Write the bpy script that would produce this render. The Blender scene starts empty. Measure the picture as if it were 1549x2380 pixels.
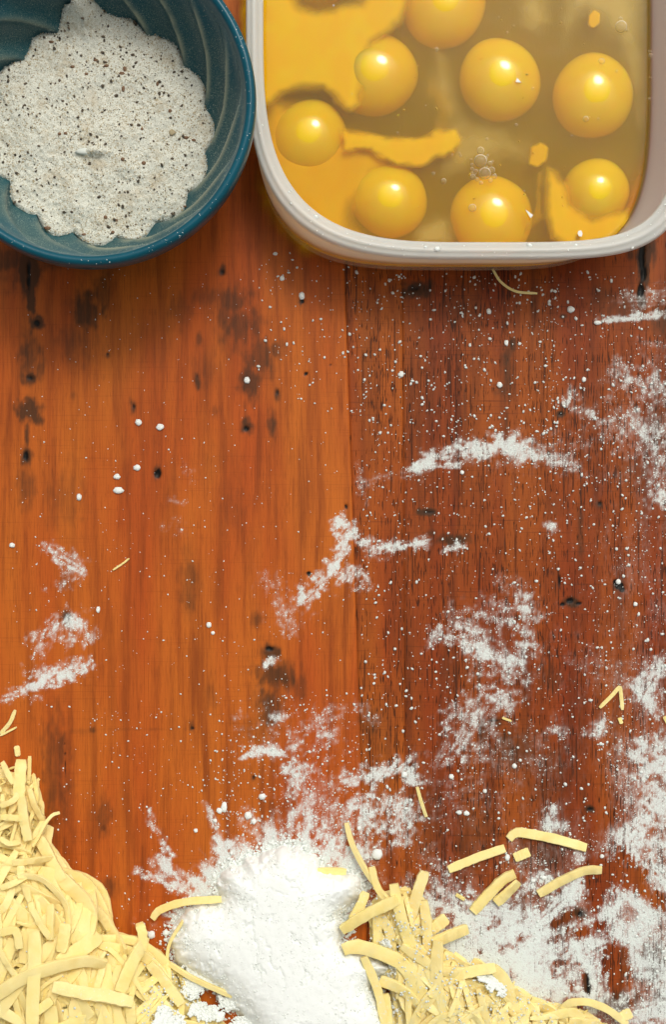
import bpy, math, random
import numpy as np
from mathutils import Vector

# ------------------------------------------------------------------ camera, sky, sun, exposure
S = 0.34/1549.0          # metres per unit of the working plan
HC = 0.75                # camera height above the table top
sc = bpy.context.scene
cam = bpy.data.objects.new("camera", bpy.data.cameras.new("camera"))
sc.collection.objects.link(cam)
cam.location = (0, 0, HC)
cam.rotation_euler = (0, 0, 0)
cam.data.sensor_fit = 'VERTICAL'
cam.data.angle = 2*math.atan(2380*S/2/HC)
cam.data.clip_start = 0.01
cam.data.clip_end = 50
sc.camera = cam

SUN_EL, SUN_AZ = math.radians(59), math.radians(22)     # azimuth from +Y clockwise
w = bpy.data.worlds.new("World"); sc.world = w; w.use_nodes = True
nt = w.node_tree
bg = nt.nodes['Background']
sky = nt.nodes.new('ShaderNodeTexSky'); sky.sky_type = 'NISHITA'; sky.sun_disc = False
sky.sun_elevation = SUN_EL; sky.sun_rotation = SUN_AZ
sky.dust_density = 4.0; sky.air_density = 0.7; sky.ozone_density = 0.6
# thin overcast: the blue is mostly washed out of the sky
bw = nt.nodes.new('ShaderNodeRGBToBW'); nt.links.new(sky.outputs[0], bw.inputs[0])
tint = nt.nodes.new('ShaderNodeMix'); tint.data_type = 'RGBA'; tint.blend_type = 'MULTIPLY'; tint.inputs[0].default_value = 1
nt.links.new(bw.outputs[0], tint.inputs[6]); tint.inputs[7].default_value = (1.02, 1.0, .93, 1)
mxs = nt.nodes.new('ShaderNodeMix'); mxs.data_type = 'RGBA'; mxs.inputs[0].default_value = .88
nt.links.new(sky.outputs[0], mxs.inputs[6]); nt.links.new(tint.outputs[2], mxs.inputs[7])
nt.links.new(mxs.outputs[2], bg.inputs[0]); bg.inputs[1].default_value = 0.15
sd = bpy.data.lights.new("sun", 'SUN'); sd.energy = 0.85; sd.angle = math.radians(14); sd.color = (1, .95, .86)
so = bpy.data.objects.new("sun", sd); sc.collection.objects.link(so)
sdir = Vector((math.sin(SUN_AZ)*math.cos(SUN_EL), math.cos(SUN_AZ)*math.cos(SUN_EL), math.sin(SUN_EL)))
so.rotation_euler = sdir.to_track_quat('Z', 'Y').to_euler()
sc.view_settings.view_transform = 'Standard'; sc.view_settings.look = 'None'
sc.view_settings.exposure = 0.18; sc.view_settings.gamma = 1.0
sc.render.engine = 'CYCLES'
sc.cycles.max_bounces = 10; sc.cycles.transparent_max_bounces = 24; sc.cycles.volume_bounces = 8
sc.cycles.diffuse_bounces = 5
sc.cycles.use_denoising = True
sc.cycles.caustics_reflective = False; sc.cycles.caustics_refractive = False

rng = np.random.default_rng(7)
random.seed(7)

# ------------------------------------------------------------------ helpers
def W(px, py, z=0.0):
    k = S*(1-z/HC)
    return ((px-774.5)*k, (1190-py)*k, z)

def Wn(px, py, z):
    k = S*(1-z/HC)
    return np.stack([(px-774.5)*k, (1190-py)*k, z*np.ones_like(px)], -1)

def _hash(ix, iy, seed):
    h = (ix.astype(np.int64)*374761393 + iy.astype(np.int64)*668265263 + seed*1442695041) & 0xffffffff
    h = ((h ^ (h >> 13))*1274126177) & 0xffffffff
    h = h ^ (h >> 16)
    return (h & 0xffff)/65535.0

def vnoise(x, y, seed=0):
    ix = np.floor(x); iy = np.floor(y); fx = x-ix; fy = y-iy
    fx = fx*fx*(3-2*fx); fy = fy*fy*(3-2*fy)
    a = _hash(ix, iy, seed); b = _hash(ix+1, iy, seed); c = _hash(ix, iy+1, seed); d = _hash(ix+1, iy+1, seed)
    return (a*(1-fx)+b*fx)*(1-fy)+(c*(1-fx)+d*fx)*fy

def fbm(x, y, seed=0, o=4):
    s = 0; a = .5; t = 0
    for i in range(o):
        s = s+a*vnoise(x*2**i, y*2**i, seed+i*17); t += a; a *= .55
    return s/t

def sstep(a, b, x):
    t = np.clip((x-a)/(b-a), 0, 1); return t*t*(3-2*t)

def mesh_np(name, V, F, smooth=True):
    V = np.asarray(V, dtype=np.float32); F = np.asarray(F, dtype=np.int32)
    me = bpy.data.meshes.new(name)
    k = F.shape[1]
    me.vertices.add(len(V)); me.vertices.foreach_set('co', V.ravel())
    me.loops.add(F.size); me.loops.foreach_set('vertex_index', F.ravel())
    me.polygons.add(len(F)); me.polygons.foreach_set('loop_start', np.arange(len(F), dtype=np.int32)*k)
    me.polygons.foreach_set('use_smooth', np.full(len(F), smooth))
    me.update(calc_edges=True)
    return me

def attr(me, name, arr):
    a = me.attributes.new(name, 'FLOAT', 'POINT'); a.data.foreach_set('value', np.asarray(arr, dtype=np.float32))

def obj(name, me, m=None, parent=None, loc=None, **props):
    o = bpy.data.objects.new(name, me)
    sc.collection.objects.link(o)
    if me is not None and m is not None and not me.materials: me.materials.append(m)
    if parent is not None: o.parent = parent
    if loc is not None: o.location = loc
    for k, v in props.items(): o[k] = v
    return o

def grid_faces(nu, nv, wrap_u=False):
    iu = np.arange(nu if wrap_u else nu-1); iv = np.arange(nv-1)
    U, V = np.meshgrid(iu, iv, indexing='ij')
    U = U.ravel(); V = V.ravel(); U2 = (U+1) % nu
    return np.stack([U*nv+V, U2*nv+V, U2*nv+V+1, U*nv+V+1], -1)

def polydist(px, py, poly):
    """signed distance (positive inside) to a closed polygon"""
    P = np.array(poly, float); d = np.full(px.shape, 1e9); inside = np.zeros(px.shape, bool)
    n = len(P)
    for i in range(n):
        x1, y1 = P[i]; x2, y2 = P[(i+1) % n]
        dx, dy = x2-x1, y2-y1
        t = np.clip(((px-x1)*dx+(py-y1)*dy)/(dx*dx+dy*dy+1e-9), 0, 1)
        d = np.minimum(d, np.hypot(px-x1-t*dx, py-y1-t*dy))
        c = ((y1 > py) != (y2 > py)) & (px < (x2-x1)*(py-y1)/((y2-y1) if y2 != y1 else 1e-9)+x1)
        inside ^= c
    return np.where(inside, d, -d)

def lerp_path(pts, n):
    """smooth (Catmull-Rom) resample of a polyline of k-tuples"""
    P = np.array(pts, float)
    if len(P) == 2: P = np.array([P[0], (P[0]+P[1])/2, P[1]])
    Q = np.vstack([2*P[0]-P[1], P, 2*P[-1]-P[-2]])
    seg = np.linalg.norm(np.diff(P[:, :2], axis=0), axis=1); cs = np.concatenate([[0], np.cumsum(seg)]); cs /= cs[-1]
    out = []
    for t in np.linspace(0, 1, n):
        i = min(np.searchsorted(cs, t, side='right')-1, len(P)-2); u = (t-cs[i])/(cs[i+1]-cs[i]+1e-12)
        p0, p1, p2, p3 = Q[i], Q[i+1], Q[i+2], Q[i+3]
        out.append(.5*((2*p1)+(-p0+p2)*u+(2*p0-5*p1+4*p2-p3)*u*u+(-p0+3*p1-3*p2+p3)*u**3))
    return np.array(out)

# ------------------------------------------------------------------ material helpers
def mat(name):
    m = bpy.data.materials.new(name); m.use_nodes = True
    n = m.node_tree; n.nodes.clear()
    out = n.nodes.new('ShaderNodeOutputMaterial')
    return m, n, out

class N:
    def __init__(s, nt): s.nt = nt
    def new(s, t, **k):
        n = s.nt.nodes.new(t)
        for a, b in k.items(): setattr(n, a, b)
        return n
    def link(s, a, b): s.nt.links.new(a, b)
    def setin(s, sock, v):
        if hasattr(v, 'links') or isinstance(v, bpy.types.NodeSocket): s.link(v, sock)
        else: sock.default_value = v
    def noise(s, scale, detail=3, rough=.55, vec=None, dist=0):
        n = s.new('ShaderNodeTexNoise'); n.inputs['Scale'].default_value = scale
        n.inputs['Detail'].default_value = detail; n.inputs['Roughness'].default_value = rough
        n.inputs['Distortion'].default_value = dist
        if vec is not None: s.link(vec, n.inputs['Vector'])
        return n.outputs['Fac']
    def coords(s, scale=(1, 1, 1), loc=(0, 0, 0)):
        c = s.new('ShaderNodeTexCoord'); m = s.new('ShaderNodeMapping')
        m.inputs['Scale'].default_value = scale; m.inputs['Location'].default_value = loc
        s.link(c.outputs['Object'], m.inputs['Vector']); return m.outputs[0]
    def math(s, op, a, b=None, c=None):
        n = s.new('ShaderNodeMath', operation=op)
        s.setin(n.inputs[0], a)
        if b is not None: s.setin(n.inputs[1], b)
        if c is not None: s.setin(n.inputs[2], c)
        return n.outputs[0]
    def ramp(s, v, a, b, c=0., d=1.):
        n = s.new('ShaderNodeMapRange', interpolation_type='SMOOTHSTEP')
        s.link(v, n.inputs[0])
        for i, x in zip((1, 2, 3, 4), (a, b, c, d)): n.inputs[i].default_value = x
        return n.outputs[0]
    def mix(s, f, a, b, blend='MIX'):
        n = s.new('ShaderNodeMix', data_type='RGBA', blend_type=blend)
        s.setin(n.inputs[0], f)
        for i, v in ((6, a), (7, b)):
            if isinstance(v, tuple): n.inputs[i].default_value = (*v, 1) if len(v) == 3 else v
            else: s.link(v, n.inputs[i])
        return n.outputs[2]
    def attr(s, name):
        n = s.new('ShaderNodeAttribute', attribute_name=name); return n.outputs['Fac']
    def bump(s, h, dist, strength=1.0, normal=None):
        n = s.new('ShaderNodeBump'); n.inputs['Distance'].default_value = dist; n.inputs['Strength'].default_value = strength
        s.link(h, n.inputs['Height'])
        if normal is not None: s.link(normal, n.inputs['Normal'])
        return n.outputs[0]
    def bsdf(s, color, rough=.5, spec=.5, normal=None, sss=0, sssr=(1, .5, .3), ssss=.002, alpha=None, coat=0):
        b = s.new('ShaderNodeBsdfPrincipled')
        if isinstance(color, tuple): b.inputs['Base Color'].default_value = (*color, 1)
        else: s.link(color, b.inputs['Base Color'])
        s.setin(b.inputs['Roughness'], rough)
        b.inputs['Specular IOR Level'].default_value = spec
        if normal is not None: s.link(normal, b.inputs['Normal'])
        if sss: 
            b.inputs['Subsurface Weight'].default_value = sss; b.inputs['Subsurface Radius'].default_value = sssr
            b.inputs['Subsurface Scale'].default_value = ssss
        if alpha is not None: s.setin(b.inputs['Alpha'], alpha)
        b.inputs['Coat Weight'].default_value = coat
        return b

def wood_material(name, light, dark, red, pores, seed):
    m, nt_, out = mat(name); n = N(nt_)
    off = (seed*.37, seed*.21, 0)
    broad = n.noise(1, 3, .5, n.coords((28, 4.5, 1), off))
    streak = n.noise(1, 5, .62, n.coords((170, 9, 1), off), .3)
    fine = n.noise(1, 4, .6, n.coords((1400, 45, 1), off))
    mott = n.noise(60, 4, .6, n.coords((1, .45, 1), off))
    col = n.mix(n.ramp(broad, .35, .68), light, red)
    col = n.mix(n.ramp(streak, .42, .72, 0, .75), col, dark)
    col = n.mix(n.ramp(fine, .45, .75, 0, .45), col, dark)
    col = n.mix(n.ramp(mott, .45, .75, 0, .3), col, light)
    if not pores:
        hl = n.noise(1, 3, .6, n.coords((2300, 16, 1), off)); hm = n.noise(1, 2, .5, n.coords((40, 8, 1), off))
        col = n.mix(n.math('MULTIPLY', n.ramp(hl, .55, .66), n.ramp(hm, .42, .6, .05, .42)), col, dark)
    # worn cross scratches
    scr = n.noise(1, 3, .6, n.coords((22, 1100, 1), off))
    col = n.mix(n.ramp(scr, .56, .70, 0, .55 if pores else .22), col, dark)
    # pores
    pv = n.noise(1, 2, .5, n.coords((1500, 120, 1), off), .15)
    pm = n.noise(1, 2, .5, n.coords((60, 12, 1), off))
    pthr = n.math('ADD', pv, n.math('MULTIPLY', pm, .25))
    pore = n.ramp(pthr, .715, .765, 0, .85 if pores else .16)
    pore_col = (.035, .010, .004)
    if pores:
        pv2 = n.noise(1, 1, .5, n.coords((760, 20, 1), (off[0]+3, off[1], 0)), .2)
        pore2 = n.ramp(n.math('ADD', pv2, n.math('MULTIPLY', pm, .25)), .765, .82, 0, .7)
        pore = n.math('MAXIMUM', pore, pore2)
    col = n.mix(pore, col, pore_col)
    # darker weathered grey-brown stains and painted bowl shade, broken up along the grain
    sa = n.attr('stain')
    sn = n.noise(1, 4, .65, n.coords((420, 30, 1), off))
    sn2 = n.noise(90, 3, .6, n.coords((1, .6, 1), off))
    sf = n.math('MULTIPLY', sa, n.math('ADD', n.math('MULTIPLY', sn, 1.3), n.math('MULTIPLY', sn2, .7)))
    col = n.mix(n.ramp(sf, .02, .72, 0, .88), col, (.050, .024, .010))
    ka = n.attr('knot')
    kn = n.math('MULTIPLY', ka, n.math('ADD', .55, n.noise(400, 3, .6, n.coords())))
    col = n.mix(n.ramp(kn, .10, .85), col, (.006, .005, .004))
    # flour rubbed thinly into the grain
    da = n.attr('dust')
    dn = n.noise(1, 4, .7, n.coords((900, 330, 1), (1, 2, 0)))
    dn2 = n.noise(1, 3, .6, n.coords((260, 90, 1), (4, 2, 0)))
    df = n.ramp(n.math('MULTIPLY', n.math('ADD', da, n.math('MULTIPLY', n.math('SUBTRACT', dn2, .5), .18)), n.math('ADD', -.5, n.math('MULTIPLY', dn, 4.2))), .05, .80, 0, .82)
    df = n.math('MULTIPLY', df, n.math('SUBTRACT', 1.0, n.math('MULTIPLY', pore, .8)))
    col = n.mix(df, col, (.74, .77, .75))
    h = n.math('SUBTRACT', n.math('MULTIPLY', fine, .4), n.math('MULTIPLY', pore, 1.0))
    nb = n.bump(h, .00025, .5)
    b = n.bsdf(col, rough=n.math('ADD', .42, n.math('MULTIPLY', df, .4)), spec=.16, normal=nb)
    n.link(b.outputs[0], out.inputs[0])
    return m

def simple(name, color, rough=.6, spec=.3, sss=0, sssr=(1, .6, .4), ssss=.002, var=None, vscale=300, bumpd=0, bscale=900):
    m, nt_, out = mat(name); n = N(nt_)
    c = color
    if var is not None: c = n.mix(n.ramp(n.noise(vscale, 4, .6, n.coords()), .35, .68), color, var)
    nb = n.bump(n.noise(bscale, 4, .65, n.coords()), bumpd, .7) if bumpd else None
    b = n.bsdf(c, rough, spec, nb, sss, sssr, ssss)
    n.link(b.outputs[0], out.inputs[0]); return m

FLOUR = (.91, .945, .91)
M_flour = simple("flour", FLOUR, .95, .05, sss=.3, sssr=(1, 1, 1), ssss=.001, var=(.90, .935, .90), vscale=500, bumpd=.0002, bscale=1500)
M_crumb = simple("flour_crumb", (.83, .865, .83), .95, .05, bumpd=.0003, bscale=1500)
M_grain = simple("flour_grain", (.74, .785, .75), .95, .05)
M_plank_l = wood_material("smooth_orange_wood", (.53, .132, .014), (.20, .038, .006), (.45, .080, .010), False, 1)
M_plank_r = wood_material("open_grained_brown_wood", (.345, .079, .010), (.10, .021, .005), (.24, .036, .006), True, 5)
M_plank_m = wood_material("amber_open_grained_wood", (.41, .100, .011), (.15, .030, .006), (.31, .052, .007), True, 9)

# ------------------------------------------------------------------ where flour lies on the table (plan units)
GX0, GX1, GY0, GY1, GD = -60, 1610, 540, 2440, 2
gx, gy = np.meshgrid(np.arange(GX0, GX1, GD)*1., np.arange(GY0, GY1, GD)*1., indexing='ij')
dens = np.zeros_like(gx)
NZ = {}
def noise_dir(ang, sl, sw, seed):
    key = (round(ang/15)*15, sl, sw, seed)
    if key not in NZ:
        a = math.radians(key[0]); u = gx*math.cos(a)-gy*math.sin(a); v = gx*math.sin(a)+gy*math.cos(a)
        NZ[key] = fbm(u/sl, v/sw, seed, 4)
    return NZ[key]

def stroke(pts, w, d, ang=None, streak=True, soft=1.0):
    """flour rubbed along a line; negative d wipes it away"""
    global dens
    pts = [tuple(p) for p in pts]
    if len(pts) == 1: pts = [pts[0], (pts[0][0]+1, pts[0][1])]
    xs = [p[0] for p in pts]; ys = [p[1] for p in pts]; r = w*2.6
    i0 = max(0, int((min(xs)-r-GX0)/GD)); i1 = min(gx.shape[0], int((max(xs)+r-GX0)/GD)+1)
    j0 = max(0, int((min(ys)-r-GY0)/GD)); j1 = min(gx.shape[1], int((max(ys)+r-GY0)/GD)+1)
    if i0 >= i1 or j0 >= j1: return
    X = gx[i0:i1, j0:j1]; Y = gy[i0:i1, j0:j1]; D = np.full(X.shape, 1e9)
    for (x1, y1), (x2, y2) in zip(pts[:-1], pts[1:]):
        dx, dy = x2-x1, y2-y1; t = np.clip(((X-x1)*dx+(Y-y1)*dy)/(dx*dx+dy*dy+1e-9), 0, 1)
        D = np.minimum(D, np.hypot(X-x1-t*dx, Y-y1-t*dy))
    if ang is None: ang = math.degrees(math.atan2(-(pts[-1][1]-pts[0][1]), pts[-1][0]-pts[0][0])) if streak and len(pts) > 1 else 90
    n1 = noise_dir(ang, 34, 5, 3)[i0:i1, j0:j1]; n2 = noise_dir(0, 14, 14, 11)[i0:i1, j0:j1]
    n3 = noise_dir(0, 5, 6, 23)[i0:i1, j0:j1]
    Dw = D/(w*1.45) + (n2-.5)*2.4*soft + (n1-.5)*1.6
    f = np.exp(-np.clip(Dw, 0, None)**2*1.6)*(Dw < 1.9)
    f = f*np.clip(.05+2.1*(n1-.22), 0, 1.25)*np.clip(.35+1.5*(n3-.15), .15, 1.3)
    if d > 0: dens[i0:i1, j0:j1] = dens[i0:i1, j0:j1]+d*f*(1-np.clip(dens[i0:i1, j0:j1], 0, 1)*.5)
    else: dens[i0:i1, j0:j1] *= np.clip(1+d*np.clip(1.3-Dw, 0, 1)*1.2, 0, 1)

# thin veil over the right and lower parts of the board
veil = .020*sstep(820, 1250, gx)*sstep(560, 900, gy) + .09*sstep(1500, 2150, gy)*sstep(500, 1250, gx)*fbm(gx/60, gy/60, 5)*1.6
veil += .07*sstep(1250, 1560, gx)*sstep(700, 1000, gy)*fbm(gx/45, gy/70, 8)*1.7
veil += .0012
dens += veil
ST = [
 # right edge
 ([(1400,745),(1470,738),(1560,726)],7,.9,5),([(1460,700),(1560,690)],22,.30,0),([(1500,820),(1560,840)],30,.22,None),
 ([(1525,895),(1565,925)],26,.65,60),([(1440,880),(1500,890)],22,.35,None),([(1540,1000),(1560,1120)],40,.30,80),([(1450,1000),(1530,1110)],48,.26,80),
 ([(1325,925)],16,.9,90),([(1380,968)],13,.6,90),([(1445,850),(1460,875)],16,.45,60),([(1540,1150)],22,.6,90),
 ([(1470,960),(1530,1010)],30,.4,None),([(1290,700),(1380,690)],30,.05,None),
 # long arc of flour
 ([(965,1085),(1065,1082)],6,1.0,0),([(985,1072),(1050,1048),(1110,1045)],15,.6,20),([(1090,1050),(1180,1030),(1230,1052)],17,.75,80),
 ([(1160,1028),(1190,1040)],14,.75,90),([(1230,1050),(1330,1082)],15,.42,0),([(1150,1060),(1330,1030)],30,.16,None),
 ([(835,1130),(880,1112),(985,1098)],14,.20,20),([(830,1080),(850,1170)],8,.20,80),
 # centre streaks
 ([(800,1225),(800,1280),(770,1330),(712,1388)],17,.85,50),([(790,1330),(830,1345)],22,.55,60),([(830,1250),(880,1275),(985,1262)],11,.75,10),
 ([(1035,1277),(1085,1268)],8,.6,10),([(860,1290),(930,1280)],14,.2,0),([(650,1380),(680,1450)],26,.22,90),([(610,1340),(660,1420)],34,.11,90),([(800,1215)],14,.5,None),
 # left patches
 ([(120,1280),(150,1300),(185,1315)],16,.62,-30),([(150,1355)],17,.42,90),([(105,1370)],7,.4,90),([(90,1490),(130,1465),(175,1440)],20,.5,60),([(185,1450),(200,1480)],18,.42,80),
 ([(165,1490)],16,.4,None),([(110,1575),(150,1550),(205,1545)],16,.62,30),([(15,1615),(60,1600),(110,1590),(190,1560)],12,.62,20),([(60,1560),(100,1570)],14,.25,20),([(80,1610)],18,.2,None),
 ([(410,1222)],22,.18,0),([(395,1162),(425,1168)],7,.3,0),([(430,1090),(450,1120)],12,.15,90),([(620,1545),(640,1535)],9,.75,30),
 # middle right cluster
 ([(1010,1480),(1070,1480),(1120,1510),(1150,1530)],17,.55,-30),([(1060,1440),(1110,1460)],26,.22,None),([(1140,1420),(1190,1440)],26,.28,90),
 ([(1215,1390),(1235,1440),(1225,1500),(1200,1540)],18,.42,80),([(1130,1540),(1200,1560)],30,.22,None),([(1080,1500),(1240,1520)],60,.10,None),
 ([(1165,1350),(1230,1400)],26,.16,45),([(1280,1222)],13,.5,60),
 # lower middle
 ([(575,1755),(610,1745),(650,1752)],11,.9,0),([(630,1665),(660,1668)],6,.5,0),([(560,1700),(760,1740)],38,.12,0),([(610,1640),(780,1690)],40,.13,0),([(730,1690),(760,1720)],24,.26,0),
 ([(690,1740),(700,1790)],20,.34,70),([(660,1780),(670,1790)],10,.6,90),([(760,1660),(790,1640)],20,.22,None),([(850,1650),(865,1670)],16,.3,90),
 ([(800,1815),(850,1800)],18,.55,20),([(875,1800),(915,1780),(945,1780),(955,1805)],16,1.0,40),([(810,1870),(830,1840)],12,.4,60),
 ([(850,1880),(905,1865),(945,1885)],24,.85,80),([(880,1910),(935,1930)],28,.62,80),([(700,1820),(790,1900)],55,.14,90),([(990,1790),(1080,1700)],40,.20,60),
 ([(1060,1650),(1190,1610)],26,.30,20),([(1090,1720),(1110,1660)],36,.32,60),([(1150,1760),(1260,1760)],50,.15,None),([(1190,1640),(1160,1620)],12,.3,None),
 ([(1000,1870),(1120,1850)],40,.14,None),([(1385,1700),(1400,1685)],14,.85,60),([(1295,1695)],15,.45,None),
 # lower right edge
 ([(1500,1600),(1530,1560)],20,.75,60),([(1480,1590),(1520,1650)],16,.5,60),([(1360,1540),(1420,1560)],34,.12,None),
 ([(1500,1745),(1560,1725)],24,.75,70),([(1520,1790),(1560,1780)],28,.9,70),([(1450,1760),(1480,1860)],26,.28,90),([(1530,1850),(1560,1900)],30,.5,None),
 ([(1440,1950),(1500,1905),(1560,1870)],20,.75,40),([(1430,1985),(1520,1955),(1560,1960)],20,.85,20),([(1285,1880),(1292,1915)],12,.8,90),([(1270,1915),(1310,1925)],13,.6,0),
 ([(1470,2000),(1520,2025),(1560,2060)],26,.9,-40),([(1345,1990)],14,.7,90),([(1200,1990),(1260,2010)],30,.15,None),
 # big smeared patch, lower right
 ([(1100,2120),(1160,2120),(1200,2140)],26,.8,None),([(1020,2060),(1060,2100)],26,.45,None),([(1090,2180),(1150,2200)],34,.8,None),
 ([(1140,2190),(1250,2155),(1300,2100),(1350,2050)],19,.95,40),([(1200,2200),(1290,2172),(1385,2152)],12,.7,25),([(1150,2240),(1250,2205),(1330,2203),(1425,2196),(1500,2150),(1535,2105)],16,.85,30),
 ([(1060,2235),(1140,2250),(1240,2240)],34,1.0,15),([(1120,2290),(1200,2280),(1260,2255)],30,.9,30),([(1328,2182),(1352,2215),(1375,2250),(1383,2290),(1378,2325)],7,1.3,-60),
 ([(1210,2325),(1340,2260)],22,.5,35),([(1240,2330),(1300,2310)],26,.45,None),([(1350,2310),(1370,2330)],12,.8,None),([(1415,2215),(1413,2310)],7,.85,90),([(1395,2240),(1390,2320)],12,.45,90),
 ([(1330,2080),(1380,2040)],13,.6,40),([(1430,2060),(1450,2080)],16,.75,None),([(1400,2130),(1440,2100)],14,.7,50),([(1475,2090),(1510,2130)],12,.9,-40),([(1420,2120),(1440,2180)],14,.5,None),
 ([(1480,2200),(1560,2220)],40,.26,90),([(1470,2190),(1490,2260)],14,.7,80),([(1490,2360),(1560,2345)],36,.55,None),([(1530,2260),(1560,2300)],24,.3,90),([(1450,2320),(1500,2300)],20,.3,90),
 ([(1020,2150),(1080,2240)],30,.6,None),([(1180,2330),(1200,2360)],20,.7,None),([(1240,2055),(1270,2040)],14,.75,80),([(1030,2010),(1000,1990)],24,.12,None),
 # spray round the flour heap
 ([(345,1885),(358,1915),(380,1960),(398,1985)],7,.75,-60),([(320,2025),(360,2045),(410,2065)],8,.62,-25),([(375,1990),(400,2040),(425,2060)],13,.45,-50),([(352,2002),(385,2015)],9,.4,-30),
 ([(480,1870),(495,1900),(510,1955),(515,1990)],8,.45,-75),([(425,2050),(470,2060)],16,.6,60),([(560,1900),(570,1990)],30,.16,90),([(690,1860),(700,1960)],28,.3,90),
 ([(600,1930),(620,1990)],35,.22,90),([(740,1900),(800,1990)],42,.28,80),([(760,1830),(790,1990)],46,.20,90),([(655,1870),(640,1930)],24,.16,90),([(780,1990),(850,2030)],22,.6,None),
 ([(540,1975),(480,2060)],22,.55,50),([(690,1830),(660,1760)],14,.3,90),([(830,1950),(860,2010)],26,.25,80),([(320,2145),(350,2160)],16,.15,None),([(960,2060),(1000,2100)],22,.3,None),
]
NEG = [([(1385,2045),(1440,2010),(1470,2035)],26,-1.0),([(1400,2070),(1380,2110)],14,-.8),([(1430,2215),(1440,2290)],22,-.85),([(1290,2150),(1345,2118)],7,-.9),([(1330,2170),(1400,2150)],10,-.8),([(1480,2050),(1540,2100)],14,-.8),
 ([(1300,2175),(1260,2195)],7,-.5),([(1360,2270),(1368,2300)],6,-.9),([(1380,1850),(1400,1890)],24,-.6),([(800,1860),(830,1835)],5,-.9),([(1500,1960),(1540,1900)],8,-.4),([(1470,2330),(1500,2300)],14,-.6)]
for s in ST: stroke(s[0], s[1], s[2], s[3])
for s in NEG: stroke(s[0], s[1], s[2], 90)
dens *= 1-.35*sstep(1380, 1450, gx)*sstep(780, 830, gy)*(1-sstep(1150, 1250, gy))
dens *= 1-.18*sstep(1000, 1100, gx)*sstep(1650, 1750, gy)*(1-sstep(1990, 2060, gy))
dens *= 1+.25*sstep(1000, 1080, gx)*sstep(2030, 2100, gy)
dens *= 1-.25*sstep(560, 640, gx)*(1-sstep(1000, 1040, gx))*sstep(1550, 1620, gy)*(1-sstep(1880, 1960, gy))

FP = [(392,2190),(398,2160),(420,2128),(440,2105),(470,2098),(500,2098),(512,2085),(505,2055),(512,2030),(535,2010),(560,2012),(570,1995),(600,1990),(620,1978),(650,1965),(680,1968),(700,1965),(712,1985),(735,1990),(742,2020),(800,2030),(820,2024),(838,2045),(842,2080),(818,2100),(800,2130),(806,2160),(800,2185),(830,2205),(865,2225),(905,2240),(912,2258),(880,2268),(868,2290),(885,2320),(900,2345),(908,2380),(930,2480),(560,2480),(585,2390),(540,2340),(500,2300),(440,2262),(405,2235)]
# flour thrown outward from the foot of the heap
i0, i1, j0, j1 = [int((v-g)/GD) for v, g in ((300, GX0), (960, GX0), (1840, GY0), (2180, GY0))]
X_ = gx[i0:i1, j0:j1]; Y_ = gy[i0:i1, j0:j1]; dd_ = -polydist(X_, Y_, FP)
an = np.arctan2(Y_-2200, X_-660); rays = fbm(an*16+30, dd_/60, 141, 3)
dens[i0:i1, j0:j1] += np.clip(1.25*np.exp(-np.clip(dd_, 0, None)/(8+70*np.clip(rays-.42, 0, 1))), 0, 1)*np.clip(rays*1.7-.25, .12, 1)*(Y_ < 2150)

def dens_at(px, py):
    i = np.clip(((px-GX0)/GD), 0, gx.shape[0]-1.001); j = np.clip(((py-GY0)/GD), 0, gx.shape[1]-1.001)
    i0 = i.astype(int); j0 = j.astype(int); fi = i-i0; fj = j-j0
    return (dens[i0, j0]*(1-fi)+dens[i0+1, j0]*fi)*(1-fj)+(dens[i0, j0+1]*(1-fi)+dens[i0+1, j0+1]*fi)*fj

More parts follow.
